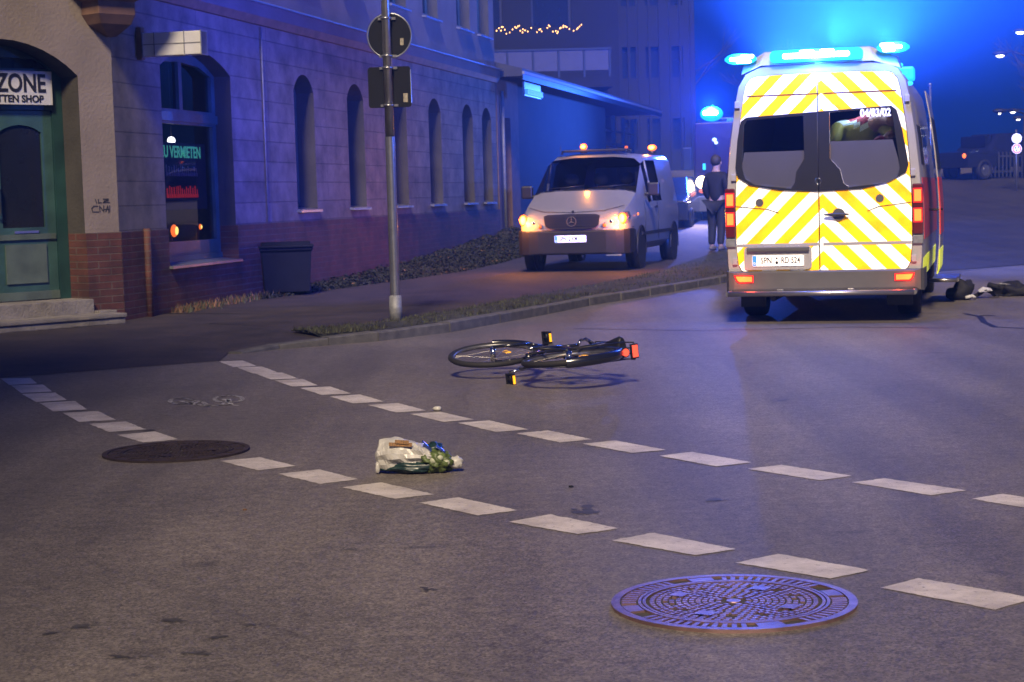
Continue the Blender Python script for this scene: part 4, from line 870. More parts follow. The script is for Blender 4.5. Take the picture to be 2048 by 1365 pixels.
curve_mesh('strobe_led', [rrect(-.37, .29, 2.635, 2.685, .024)], .01, 'e_white', l_, -.086)
curve_mesh('strobe_led', [rrect(-.20, -.06, 2.69, 2.712, .01)], .01, 'e_white', l_, -.086); curve_mesh('strobe_led', [rrect(-.0, .14, 2.69, 2.712, .01)], .01, 'e_white', l_, -.086)
for x_, y_, z_ in ((.80, .25, 2.47), (.845, .30, 2.36), (.74, .5, 2.56)):
    MB().ell((x_ + .01, y_, z_), .03, .05, .022).build('marker_lamp', 'e_blue', am)
MB().box(-.75, .75, 3.9, 4.3, 2.6, 2.76).build('front_light_bar', 'e_cyan', am, bevel=.03)
PB = 80
for x_, z_, p in ((-.80, 2.66, 1.0), (.72, 2.71, 1.0), (-.04, 2.66, 1.6)):
    lamp('strobe_and_fill_light', 'POINT', (x_, -.16, z_), BLUE, PB * p, am, .05)
lamp('strobe_and_fill_light', 'SPOT', (0, 4.1, 2.95), BLUE, 30000, am, .1, R(170), (.25, .6, .6), .9)  # front bar light, aimed up and right to brighten the haze
lamp('strobe_and_fill_light', 'SPOT', (.4, 4.2, 2.95), (.06, .26, 1), 30000, am, .1, R(178), (.15, .2, 1), 1)  # added uplight that makes the haze glow above the roof
lamp('strobe_and_fill_light', 'SPOT', (-1.05, .2, 2.68), VIO, 5200, am, .08, R(95), (-1, .95, .24), .95)  # added spot that washes the facade in blue
lamp('strobe_and_fill_light', 'SPOT', (0, 2.0, 2.9), (.05, .26, 1), 24000, am, .1, R(178), (.2, .1, 1), 1)  # second added uplight for the blue glow in the haze
lamp('interior_light', 'POINT', (.3, .6, 2.2), (.8, .85, 1), 22, am, .1)
lamp('tail_glow', 'POINT', (-.82, -.14, .44), (1, .08, .02), 1.5, am, .03); lamp('tail_glow', 'POINT', (.84, -.14, .44), (1, .08, .02), 1.5, am, .03)

# paramedic bending inside, behind the right rear window
md = thing('paramedic', AO, -AH, 'paramedic in yellow and red jacket bending over behind the right rear window', 'person')
pts = [(.22, .95, 1.25, .15), (.24, .85, 1.55, .16), (.34, .72, 1.86, .17), (.46, .60, 2.0, .13), (.60, .45, 2.02, .055), (.70, .34, 2.0, .085), (.56, .62, 1.98, .08), (.66, .42, 1.84, .055), (.60, .30, 1.82, .04), (.10, .55, 1.95, .08), (.08, .35, 1.75, .055), (.2, .2, 1.68, .04),
       (.14, 1.0, .95, .09), (.12, .85, .65, .07), (.12, .9, .45, .05), (.34, 1.0, .95, .09), (.36, .85, .65, .07), (.36, .9, .45, .05)]
ed = [(0, 1), (1, 2), (2, 3), (3, 4), (4, 5), (3, 6), (6, 7), (7, 8), (2, 9), (9, 10), (10, 11), (0, 12), (12, 13), (13, 14), (0, 15), (15, 16), (16, 17)]
skin('body', pts, ed, 'skin', md)
jk = skin('jacket', [(p[0], p[1], p[2], p[3] * 1.14) for p in pts[:4]] + [(p[0], p[1], p[2], p[3] * 1.2) for p in (pts[6], pts[7], pts[9], pts[10])], [(0, 1), (1, 2), (2, 3), (3, 4), (4, 5), (2, 6), (6, 7)], 'hiviz', md)
jk.data.materials.append(mt['redcloth']); jk.data.materials.append(mt['silver'])
for p in jk.data.polygons:
    c = p.center; h_ = c.z - .28 * abs(c.x - .35) 
    if h_ > 1.99: p.material_index = 1
    elif 1.93 < h_ < 1.99: p.material_index = 2
skin('gloves', [(.60, .30, 1.82, .052), (.54, .27, 1.80, .045), (.48, .26, 1.79, .025)], [(0, 1), (1, 2)], 'redcloth', md)

# ================================================================== white van with hazard lights
VO = Vector((1.02, 29.0, .1)); VH = R(15)
vt = thing('delivery_van', VO, -VH, 'white panel van on the footway with orange hazard lights and roof beacons lit', 'van')
HV = [(.80, .30), (.93, .42), (.95, .62), (.955, .80), (.955, .95), (.93, 1.10), (.87, 1.45), (.80, 1.80), (.70, 1.90), (.35, 1.94)]
def vring(y, zt, kx=1.0, lo=None):
    """cross-section clipped to a top height zt"""
    r_ = []
    for i, (x, z) in enumerate(HV):
        zz = z if z < .8 else .8 + (z - .8) * max(.02, (zt - .8)) / 1.14
        xx = x if z < .8 else x - (0 if zt > 1.8 else 0)
        if zt < 1.5 and i >= 6: xx = HV[5][0] * {6: .97, 7: .92, 8: .75, 9: .40}[i]
        elif zt < 1.9 and i >= 6 and zt > 1.5: pass
        r_.append((xx * kx, y, zz))
    return r_ + [(-x, y_, z) for x, y_, z in r_[::-1]]
vs_ = [vring(.0, .86, .80), vring(.06, .93, .90), vring(.25, 1.02, .965), vring(.55, 1.13, .99), vring(1.02, 1.31, 1), vring(1.75, 1.86, 1), vring(2.05, 1.93, 1), vring(3.0, 1.94, 1), vring(3.05, 1.94, 1), vring(4.55, 1.94, 1), vring(4.72, 1.90, .97)]
nV = len(vs_[0])
def vskip(i, j):
    top = j in (9, ) ; h = len(HV)
    if i == 4 and 7 <= j <= 11: return True              # windscreen
    if i in (5, 6) and (j == 5 or j == 13): return i in (5, 6)         # front side windows
    if i == 5 and j in (6, 12): return True
    if i == 6 and j in (6, 12): return True
    return False
bodyv = MB().loft(vs_, skip=vskip, cap=(True, False)).build('body', 'vanwhite', vt, auto=40)
MB().loft([[(x * .95, y + .12, z * .97) for x, y, z in vs_[k_]] for k_ in (6, 7, 9)]).build('interior_lining', 'room', vt)
# rear wall with a window
rr_ = [(x, z) for x, y, z in vs_[-1]]
curve_mesh('rear_wall', [rr_, rrect(-.62, .62, 1.2, 1.72, .06)], .03, 'vanwhite', vt, 4.70)
curve_mesh('rear_window', [rrect(-.64, .64, 1.18, 1.74, .06)], .004, 'glassd', vt, 4.70)
def vpt(i, j): return vs_[i][j]
ws = [vpt(4, j) for j in range(7, 13)], [vpt(5, j) for j in range(7, 13)]
m = MB(); a_ = [Vector(p) + Vector((0, .0, .004)) for p in ws[0]]; b_ = [Vector(p) + Vector((0, 0, .004)) for p in ws[1]]
m.loft([a_, b_], skip=lambda i, j: j == 5, smooth=True); m.build('windscreen', 'glassd', vt, fix=False)
m = MB(); m.tube([vpt(4, j) for j in range(7, 13)], .015); m.build('windscreen_seal', 'black', vt)
for (jl, jh) in ((5, 7), (12, 14)):
    for (i0, i1) in ((5, 6), (6, 7)):
        q = [[vpt(i0, k) for k in range(jl, jh + 1)], [vpt(i1, k) for k in range(jl, jh + 1)]]
        MB().loft(q, skip=lambda i, j: j == 2).build('side_window', 'glassd', vt, fix=False)
    k0 = [vpt(6, k) for k in range(jl, jh + 1)]; MB().tube(k0, .022).build('window_pillar', 'vanwhite', vt)
# quarter panel below the windscreen between the pillar and the door glass, dashboard and seats
for x0_, x1_ in ((-.62, -.02), (.10, .70)):
    MB().tube([(x0_, 1.06, 1.345), (x1_, 1.12, 1.385)], .009, 6).build('wiper', 'black', vt)
MB().tube([(-.80, .30, 1.05), (-.5, .12, .975), (0, .075, .955), (.5, .12, .975), (.80, .30, 1.05)], .005, 6).build('bonnet_gap', 'black', vt)
MB().tube([(-.955, .32, .70), (-.5, .0, .682), (.5, .0, .682), (.955, .32, .70)], .006, 6).build('bumper_gap', 'black', vt)
m = MB().box(-.80, .80, 1.0, 1.5, .95, 1.22); m.build('dashboard', 'room', vt, bevel=.03)
for x_ in (-.5, .02, .48):
    s_ = MB().box(x_ - .22, x_ + .22, 2.15, 2.3, .6, 1.36).build('seat', 'room', vt, bevel=.05); MB().ell((x_, 2.22, 1.50), .13, .06, .11).build('headrest', 'room', s_)
MB().torus((.40, 1.62, 1.20), .18, .014, 'Y', 24, 6).build('steering_wheel', 'room', vt)
MB().box(-.86, .86, 1.4, 4.6, .5, .55).build('floor', 'room', vt)
# bumper
def band(z0_, z1_, o_):
    return [[(x * (1 + o_), -.04 - o_ + yo, z) for x, yo, z in ((-.70, .0, z0_), (.70, .0, z0_), (.70, .0, z1_), (-.70, .0, z1_))]]
q = []
for (yy, hw, z0_, z1_) in ((-.055, .56, .30, .655), (-.035, .72, .285, .665), (.02, .84, .28, .672), (.12, .92, .28, .677), (.30, .955, .29, .68), (.42, .96, .34, .66)):
    q.append([(-hw, yy, z0_), (hw, yy, z0_), (hw, yy, z1_), (-hw, yy, z1_)])
MB().loft(q, smooth=False, cap=(True, False)).build('front_bumper', 'vblack', vt, bevel=.012)
plate(vt, -.02, .535, -.068, ('SPN', 'KM 121'))
MB().box(.55, .80, -.02, .06, .25, .275).build('bumper_trim', 'sleeve', vt)
gp = [(-.46, .90), (-.44, .76), (-.38, .705), (-.2, .69), (.2, .69), (.38, .705), (.44, .76), (.46, .90), (.40, .925), (0, .935), (-.40, .925)]
gr = curve_mesh('grille', [gp], .04, 'vblack', vt, -.035)
for z in (.74, .785, .83, .875): MB().box(-.42, .42, -.045, -.033, z - .006, z + .006).build('slat', 'black', gr)
m = MB().torus((0, -.05, .81), .075, .006, 'Y', 28, 6)
for k in range(3):
    t = R(90 + 120 * k); m.cyl((0, -.05, .81), (.072 * math.cos(t), -.05, .81 + .072 * math.sin(t)), .009, .002, 6)
m.build('emblem', 'plastic', gr); MB().cyl((0, .09, .965), (0, .08, .975), .022, n=14).build('bonnet_badge', 'black', vt)
for s_ in (-1, 1):
    pl_ = [(s_ * x, z) for x, z in ((.47, .72), (.50, .76), (.70, .90), (.82, .945), (.90, .955), (.925, .88), (.90, .78), (.84, .735), (.60, .705), (.50, .70))]
    # headlamp follows the rounded corner: sheared back towards the side
    o = curve_mesh('headlight', [pl_], .05, 'glass', vt, -.02)
    for v in o.data.vertices: v.co.y += max(0, (abs(v.co.x) - .45)) ** 2 * .85
    p_ = curve_mesh('reflector', [[(x * .97, .82 + (z - .82) * .88) for x, z in pl_]], .012, 'e_amber2' if s_ < 0 else 'e_amber2', o, .012)
    for v in p_.data.vertices: v.co.y += max(0, (abs(v.co.x) - .45)) ** 2 * .85
    p_.data.materials[0] = mt['lampamber'] if 'lampamber' in mt else M("lamp_amber_dull", (.55, .2, .08), .3); mt['lampamber'] = p_.data.materials[0]
    e_ = MB().ell((s_ * .815, .05, .845), .075, .05, .095, 20, 12); e_.build('indicator', 'e_amber', o); MB().ell((s_ * .815, .0, .845), .045, .02, .07, 16, 10).build('lit_core', 'e_core', o)
    MB().ell((s_ * .64, .012, .80), .035, .02, .035).build('main_beam', 'chrome', o)
    MB().ell((s_ * .53, -.005, .74), .028, .02, .03).build('sidelight', 'e_amber2', o)
    lamp('indicator_light', 'POINT', (s_ * .86, -.12, .84), (1, .30, .03), 50, vt, .06)
    MB().ell((s_ * .962, .62, .90), .012, .035, .022).build('side_repeater', 'e_amber', vt)
    # door mirror
    MB().box(*sorted((s_ * .99, s_ * 1.19)), 1.36, 1.46, 1.19, 1.41).box(*sorted((s_ * .93, s_ * 1.02)), 1.38, 1.46, 1.19, 1.25).build('mirror', 'black', vt, bevel=.045)
    MB().box(*sorted((s_ * .954, s_ * .975)), .95, 4.2, .55, .60).build('rub_strip', 'vblack', vt)
    MB().box(*sorted((s_ * .945, s_ * .975)), 2.2, 2.34, .98, 1.02).build('door_handle', 'vblack', vt, bevel=.008)
    MB().tube([(s_ * .957, 1.30, .45), (s_ * .957, 1.30, .95), (s_ * .932, 1.32, 1.10)], .004, 6).build('door_gap', 'black', vt); MB().tube([(s_ * .957, 2.5, .45), (s_ * .957, 2.5, .95), (s_ * .88, 2.5, 1.42)], .004, 6).build('door_gap', 'black', vt)
    for yw in (.92, 4.05):
        wheel(vt, s_ * .845, yw, .33, .22)
        MB().torus((s_ * .955, yw, .33), .375, .018, 'X', 24, 6, a0=-.2, a1=math.pi + .2).build('wheel_arch', 'vblack', vt); MB().cyl((s_ * .80, yw, .33), (s_ * .9565, yw, .33), .362, n=28).build('wheel_housing', 'black', vt)
MB().box(-.55, .55, 1.9, 2.1, 1.965, 2.0).build('light_bar', 'black', vt, bevel=.01)
MB().tube([(-.6, 2.0, 1.93), (-.6, 2.0, 1.98), (.6, 2.0, 1.98), (.6, 2.0, 1.93)], .015).build('roof_rack', 'black', vt)
for (x_, y_, r_) in ((-.22, 1.98, .065), (.56, 4.2, .085)):
    b_ = MB().cyl((x_, y_, 1.94), (x_, y_, 1.99), .06, n=16).build('beacon', 'black', vt); MB().ell((x_, y_, 2.05), r_, r_, .055).build('beacon_dome', 'e_amber', b_); MB().ell((x_, y_ - r_ * .8, 2.05), r_ * .6, r_ * .3, .03).build('lit_core', 'e_core', b_)
    lamp('beacon_light', 'POINT', (x_, y_ - .12, 2.12), (1, .35, .04), 14, vt, .05)
MB().ell((.52, 2.0, 2.02), .03, .03, .025).build('marker_lamp', 'e_amber2', vt)
MB().tube([(-.6, 1.9, 1.9), (-.62, 1.95, 2.1)], .004, 6).build('aerial', 'black', vt)

# ================================================================== fallen bicycle
def make_bike(label, front_steer=R(9)):
    t = bpy.data.objects.new('bicycle', None); C.objects.link(t); tag(t, label, 'bicycle')
    H = .34; BBx, BBz = .44, .27
    m = MB(); bb = (BBx, 0, BBz); st = (.31, 0, .74); hb_, ht = (.94, 0, .66), (.895, 0, .84)
    m.tube([bb, st], .016).tube([hb_, ht], .02).tube([(.32, 0, .70), (.90, 0, .80)], .015).tube([bb, (.935, 0, .68)], .018)
    for s_ in (-1, 1): m.tube([(.42, s_ * .035, .27), (0, s_ * .06, H)], .010).tube([(.32, s_ * .02, .70), (0, s_ * .06, H)], .008)
    m.cyl((BBx, -.04, BBz), (BBx, .04, BBz), .024, n=12); m.build('frame', 'frame', t)
    def wheel_(par, x, name, steer=0):
        w_ = MB().torus((0, 0, 0), .322, .021, 'Y', 48, 10).build(name, 'rubber', par)
        MB().torus((0, 0, 0), .300, .009, 'Y', 48, 8, sq=1.5).build('rim', 'rim', w_)
        m = MB()
        for k in range(28):
            a = 2 * math.pi * k / 28; y_ = .028 * (1 if k % 2 else -1); m.cyl((.022 * math.cos(a + .8), y_, .022 * math.sin(a + .8)), (.298 * math.cos(a), 0, .298 * math.sin(a)), .0016, n=4, cap=False)
        m.build('spokes', 'steel', w_); MB().cyl((0, -.05, 0), (0, .05, 0), .022, n=12).cyl((0, -.062, 0), (0, .062, 0), .008, n=8).build('hub', 'chrome', w_)
        MB().box(-.03, .03, -.004, .004, .10, .14).build('spoke_reflector', 'yelrefl', w_)
        w_.location = (x, 0, H); return w_
    wheel_(t, 0, 'rear_wheel')
    # steering parts turn together
    ax = Vector((ht[0] - hb_[0], 0, ht[2] - hb_[2])).normalized(); RM = Matrix.Translation(hb_) @ Matrix.Rotation(front_steer, 4, ax) @ Matrix.Translation(-Vector(hb_))
    fw = wheel_(t, 1.08, 'front_wheel'); fw.matrix_local = RM @ Matrix.Translation((1.08, 0, H))
    m = MB(); 
    for s_ in (-1, 1): m.tube([(.94, s_ * .03, .68), (.97, s_ * .055, .60), (1.08, s_ * .06, H)], .012)
    m.box(.92, .96, -.04, .04, .66, .69); m.tube([ht, (.86, 0, .97)], .013); fk = m.build('fork', 'frame', t)
    m = MB().tube([(.86, 0, .97), (.89, 0, 1.0), (.87, .12, 1.0), (.82, .20, 1.0)], .011).tube([(.89, 0, 1.0), (.87, -.12, 1.0), (.82, -.20, 1.0)], .011); hd = m.build('handlebar', 'chrome', t)
    for s_ in (-1, 1):
        MB().tube([(.83, s_ * .185, 1.0), (.77, s_ * .275, 1.0)], .017, 10).build('grip', 'rubber', hd); MB().tube([(.88, s_ * .15, .99), (.83, s_ * .25, .985)], .006).build('brake_lever', 'chrome', hd)
    lp = MB().cyl((1.0, 0, .80), (1.06, 0, .80), .032, .036, 16).build('front_lamp', 'chrome', t); MB().torus((1.08, 0, H), .352, .02, 'Y', 26, 8, a0=R(30), a1=R(170), sq=1.6).build('front_mudguard', 'frame', fk)
    for o in (fk, lp): o.matrix_local = RM
    hd.matrix_local = Matrix.Translation(hb_) @ Matrix.Rotation(R(76), 4, ax) @ Matrix.Translation(-Vector(hb_))
    MB().torus((0, 0, H), .362, .024, 'Y', 34, 8, a0=R(25), a1=R(215), sq=1.5).build('rear_mudguard', 'frame', t)
    m = MB(); q = []
    for x_, hw, z_, th in ((.10, .075, .865, .03), (.14, .085, .87, .045), (.24, .06, .865, .04), (.34, .025, .86, .03), (.38, .012, .855, .02)):
        q.append([(x_, hw * math.cos(a_ * math.pi / 6), z_ + th * math.sin(a_ * math.pi / 6)) for a_ in range(12)])
    m.loft(q, cap=(True, True)); sa = m.build('saddle', 'black', t); MB().tube([(.31, 0, .72), (.27, 0, .84)], .013).build('seat_post', 'chrome', sa)
    m = MB()
    for y_ in (-.06, -.02, .02, .06): m.tube([(-.22, y_, .745), (.27, y_, .745)], .005, 6)
    m.tube([(-.22, -.06, .745), (-.22, .06, .745)], .006, 6).tube([(.27, -.06, .745), (.27, .06, .745)], .006, 6)
    for s_ in (-1, 1): m.tube([(-.12, s_ * .06, .745), (0, s_ * .065, H)], .005, 6).tube([(.12, s_ * .06, .745), (0, s_ * .065, H)], .005, 6)
    m.build('rack', 'black', t)
    rf = MB().box(-.245, -.225, -.052, .052, .705, .765).build('rear_reflector_housing', 'black', t, bevel=.004); MB().box(-.249, -.245, -.042, .042, .713, .757).build('reflector', 'redrefl', rf)
    tl = MB().cyl((-.245, 0, .655), (-.20, 0, .655), .034, n=18).build('tail_lamp', 'black', t); MB().cyl((-.249, 0, .655), (-.245, 0, .655), .027, n=18).build('reflector', 'redrefl', tl)
    cr = MB().cyl((BBx, -.058, BBz), (BBx, -.054, BBz), .085, n=28).torus((BBx, -.056, BBz), .085, .004, 'Y', 28, 5).build('chainring', 'steel', t)
    MB().tube([(BBx, -.056, BBz + .085), (0, -.056, H + .035)], .005, 6).tube([(BBx, -.056, BBz - .085), (0, -.056, H - .035)], .005, 6).cyl((0, -.06, H), (0, -.05, H), .035, n=18).build('chain', 'black', t)
    for s_, dz in ((1, 1), (-1, -1)):
        k = MB().tube([(BBx, s_ * .07, BBz), (BBx + .01, s_ * .075, BBz + dz * .17)], .010).build('crank', 'chrome', t)
        m = MB(); z_ = BBz + dz * .17; m.tube([(BBx, s_ * .075, z_), (BBx, s_ * .175, z_)], .008)
        for xx in (-.042, .042): m.box(BBx + xx - .007, BBx + xx + .007, min(s_ * .085, s_ * .175), max(s_ * .085, s_ * .175), z_ - .012, z_ + .012)
        for yy in (.085, .125, .168): m.box(BBx - .042, BBx + .042, min(s_ * yy, s_ * (yy + .008)), max(s_ * yy, s_ * (yy + .008)), z_ - .011, z_ + .011)
        pd = m.build('pedal', 'black', k); MB().box(BBx - .052, BBx - .049, min(s_ * .10, s_ * .16), max(s_ * .10, s_ * .16), z_ - .009, z_ + .009).build('reflector', 'yelrefl', pd)
    MB().tube([(.02, .06, H - .01), (.12, .10, .12)], .007).build('kickstand', 'black', t)
    return t
def lay(t, rear, front, n):
    rear, front = Vector(rear), Vector(front); a = (front - rear).normalized(); n = Vector(n); n = (n - a * n.dot(a)).normalized(); u = a.cross(n)
    M4 = Matrix(((a.x, n.x, u.x, 0), (a.y, n.y, u.y, 0), (a.z, n.z, u.z, 0), (0, 0, 0, 1)))
    t.matrix_world = Matrix.Translation(rear) @ M4 @ Matrix.Translation((0, 0, -.34))
bk = make_bike('dark city bicycle lying on its side in the middle of the junction with red and amber reflectors', R(9))
bk['label'] = 'dark city bicycle lying on its side in the middle of the junction'
lay(bk, (.40, 12.62, .20), (-.15, 13.56, .15), (-.08, 0, 1))
# clothes dropped next to it
t = thing('dropped_bag', (5.22, 20.85, 0), .3, 'dark crumpled bag with a pale strap lying beside the ambulance', 'bag')
m = MB(); m.ell((0, 0, .09), .17, .13, .12, 20, 12)
for i, v_ in enumerate(m.v):
    v3 = Vector(v_); k = 1 + .5 * noise.noise(v3 * 9); m.v[i] = (v3.x * k, v3.y * k, max(.005, v3.z * k))
m.build('bag_body', 'jacket', t); MB().tube([(-.02, -.13, .03), (.06, -.15, .05), (.12, -.12, .02)], .018).build('strap', 'board', t)
t = thing('dropped_cloth', (5.55, 21.1, 0), .1, 'pale cloth lying across dark clothing at the right edge', 'cloth')
m = MB(); nn_ = 14
v = [(x / nn_ * .42 - .2, y / nn_ * .25 - .12, .015 + .11 * math.exp(-((x / nn_ - .55) ** 2) * 14) + .05 * noise.noise(Vector((x * .35, y * .35, 3)))) for x in range(nn_ + 1) for y in range(nn_ + 1)]
m.add([(a, b, max(.006, c)) for a, b, c in v], [(i * (nn_ + 1) + j, (i + 1) * (nn_ + 1) + j, (i + 1) * (nn_ + 1) + j + 1, i * (nn_ + 1) + j + 1) for i in range(nn_) for j in range(nn_)], 0, True)
t.scale = (.75, .75, .75); m.build('clothing', 'jacket', t, fix=False); MB().add([(-.12, -.14, .10), (.10, -.13, .115), (.12, .0, .14), (.0, .02, .17), (-.1, -.02, .12)], [(0, 1, 2, 3, 4)]).add([(-.12, -.14, .095), (.10, -.13, .11), (.12, .0, .135), (.0, .02, .165), (-.1, -.02, .115)], [(4, 3, 2, 1, 0)]).build('pale_panel', 'board', t, fix=False)

t = thing('dropped_jacket', (6.02, 21.35, 0), .2, 'dark blue jacket heaped on the road at the right frame edge', 'jacket')
m = MB(); m.ell((0, 0, .07), .34, .26, .13, 28, 16)
for i, v_ in enumerate(m.v):
    v3 = Vector(v_); k = 1 + .6 * noise.noise(v3 * 7 + Vector((4, 0, 0))); m.v[i] = (v3.x * k, v3.y * k, max(.005, v3.z * k))
t.scale = (.8, .8, .7); m.build('jacket_body', 'jacket', t); MB().tube([(-.42, .10, .20), (-.30, 0, .15), (-.12, -.1, .10), (0, -.15, .08)], .045, 10).build('sleeve', 'jacket', t)
MB().tube([(-.30, .02, .21), (-.2, .0, .20), (-.08, -.04, .17)], .016, 8).build('pale_strip', 'sleeve', t)
# ================================================================== torn shopping bag
t = thing('shopping_bag', (-.50, 8.86, 0), R(-3), 'torn white plastic shopping bag with vegetables spilling out on the asphalt', 'bag')
def blob(c, r, seed, amp, freq, n=36, k=22, floor=.004):
    m = MB().ell((0, 0, 0), 1, 1, 1, n, k); o = []
    for v_ in m.v:
        v3 = Vector(v_); f = 1 + amp * noise.noise(v3 * freq + Vector((seed, 0, 0))) + amp * .5 * abs(noise.noise(v3 * freq * 2.6 + Vector((0, seed, 0))))
        p = Vector((v3.x * r[0] * f + c[0], v3.y * r[1] * f + c[1], v3.z * r[2] * f + c[2])); o.append((p.x, p.y, max(floor, p.z)))
    m.v = o; return m
# body: creased sheet hull
secs_ = []
prof = [(-.185, .045, .03, .115), (-.175, .075, .005, .152), (-.12, .10, .012, .170), (-.04, .12, .02, .166), (.03, .12, .035, .150), (.085, .10, .05, .115), (.105, .05, .065, .09)]
NS = 19
for i in range(len(prof) * 4 - 3):
    a_ = i / 4; i0 = min(int(a_), len(prof) - 2); f = a_ - i0; P = [prof[i0][k] * (1 - f) + prof[i0 + 1][k] * f for k in range(4)]; rg = []
    for j in range(NS):
        th = 2 * math.pi * j / NS; cy, cz = P[1] * math.cos(th), (P[2] + P[3]) / 2 + (P[3] - P[2]) / 2 * math.sin(th)
        w_ = .030 * (abs(noise.noise(Vector((P[0] * 9, cy * 11, cz * 16)))) * 2 - .6) + .006 * noise.noise(Vector((P[0] * 34, cy * 30, cz * 40)))
        k_ = 1 + w_ / .1; rg.append((P[0] + .012 * noise.noise(Vector((cy * 12, cz * 12, P[0] * 5))), cy * k_, max(.004, (cz - .08) * k_ + .08)))
    secs_.append(rg)
MB().loft(secs_, smooth=False, cap=(True, True)).build('plastic_bag', 'bagplastic', t)
blob((-.0, -.05, .03), (.14, .06, .032), 3, .4, 2.2).build('dark_contents', 'bagdark', t)
blob((.105, -.035, .055), (.085, .07, .05), 8, .55, 3.2).build('salad', 'lettuce', t)
m = MB(); [m.ell((.07 + i * .032, -.10 + .004 * i, .055 + .012 * (i % 3)), .018, .012, .015, 12, 8) for i in range(1, 4)]; m.build('vegetables', 'radish', t)
m = MB()
for (x0_, z0_, x1_, z1_, w2) in ((.045, .148, .105, .085, .016), (.112, .128, .158, .095, .010)):
    m.loft([[(x0_ + (x1_ - x0_) * f + .006 * noise.noise(Vector((f * 6, 0, 0))), -.035 + .05 * s2, z0_ + (z1_ - z0_) * f + w2 * math.cos(s2 * 2.4)) for s2 in (-.6, -.2, .2, .6)] + [(x0_ + (x1_ - x0_) * f, -.0, z0_ + (z1_ - z0_) * f - .012)] for f in (0, .2, .4, .6, .8, 1)], cap=(True, True))
m.build('shiny_wrapper', 'bluefoil', t)
blob((.095, .02, .10), (.045, .05, .035), 5, .5, 2.4, 24, 14).build('packet', 'bagdark', t)
m = MB(); 
for (a_, b_, c_, d_) in ((-.115, .0, .148, .158), (-.085, -.015, .160, .170)): m.add([(a_, -.096, c_ - .004), (b_, -.104, c_ - .010), (b_, -.090, d_ - .002), (a_, -.084, d_ + .002)], [(0, 1, 2, 3)])
m.build('print', 'orange', t, fix=False)
blob((.205, -.03, .045), (.036, .03, .030), 11, .35, 2.0, 22, 14).build('knotted_bag', 'bagplastic', t)
m = MB().tube([(.15, -.04, .05), (.175, -.035, .055)], .012); m.build('bag_twist', 'bagplastic', t)
blob((-.178, -.06, .03), (.012, .014, .03), 2, .3, 2, 12, 8).build('bag_handle', 'bagplastic', t)
# small litter
for (x_, y_, s_, mm, lb) in ((1142, 976, .012, 'ink', 'tiny black stone on the asphalt between the two dashed lines'), (875, 822, .03, 'bagplastic', 'small pale scrap lying on the far dashed line'), (262, 708, .025, 'dry', 'single pale leaf on the dark footway'), (490, 1022, .010, 'dry', 'tiny orange crumb near the left dashed line')):
    g = px(x_, y_); m = blob((g[0], g[1], s_ * .4), (s_, s_ * .8, s_ * .55), x_, .4, 2, 10, 7, .003); tag(m.build('litter', mm), lb, 'litter', 'small litter on the road')

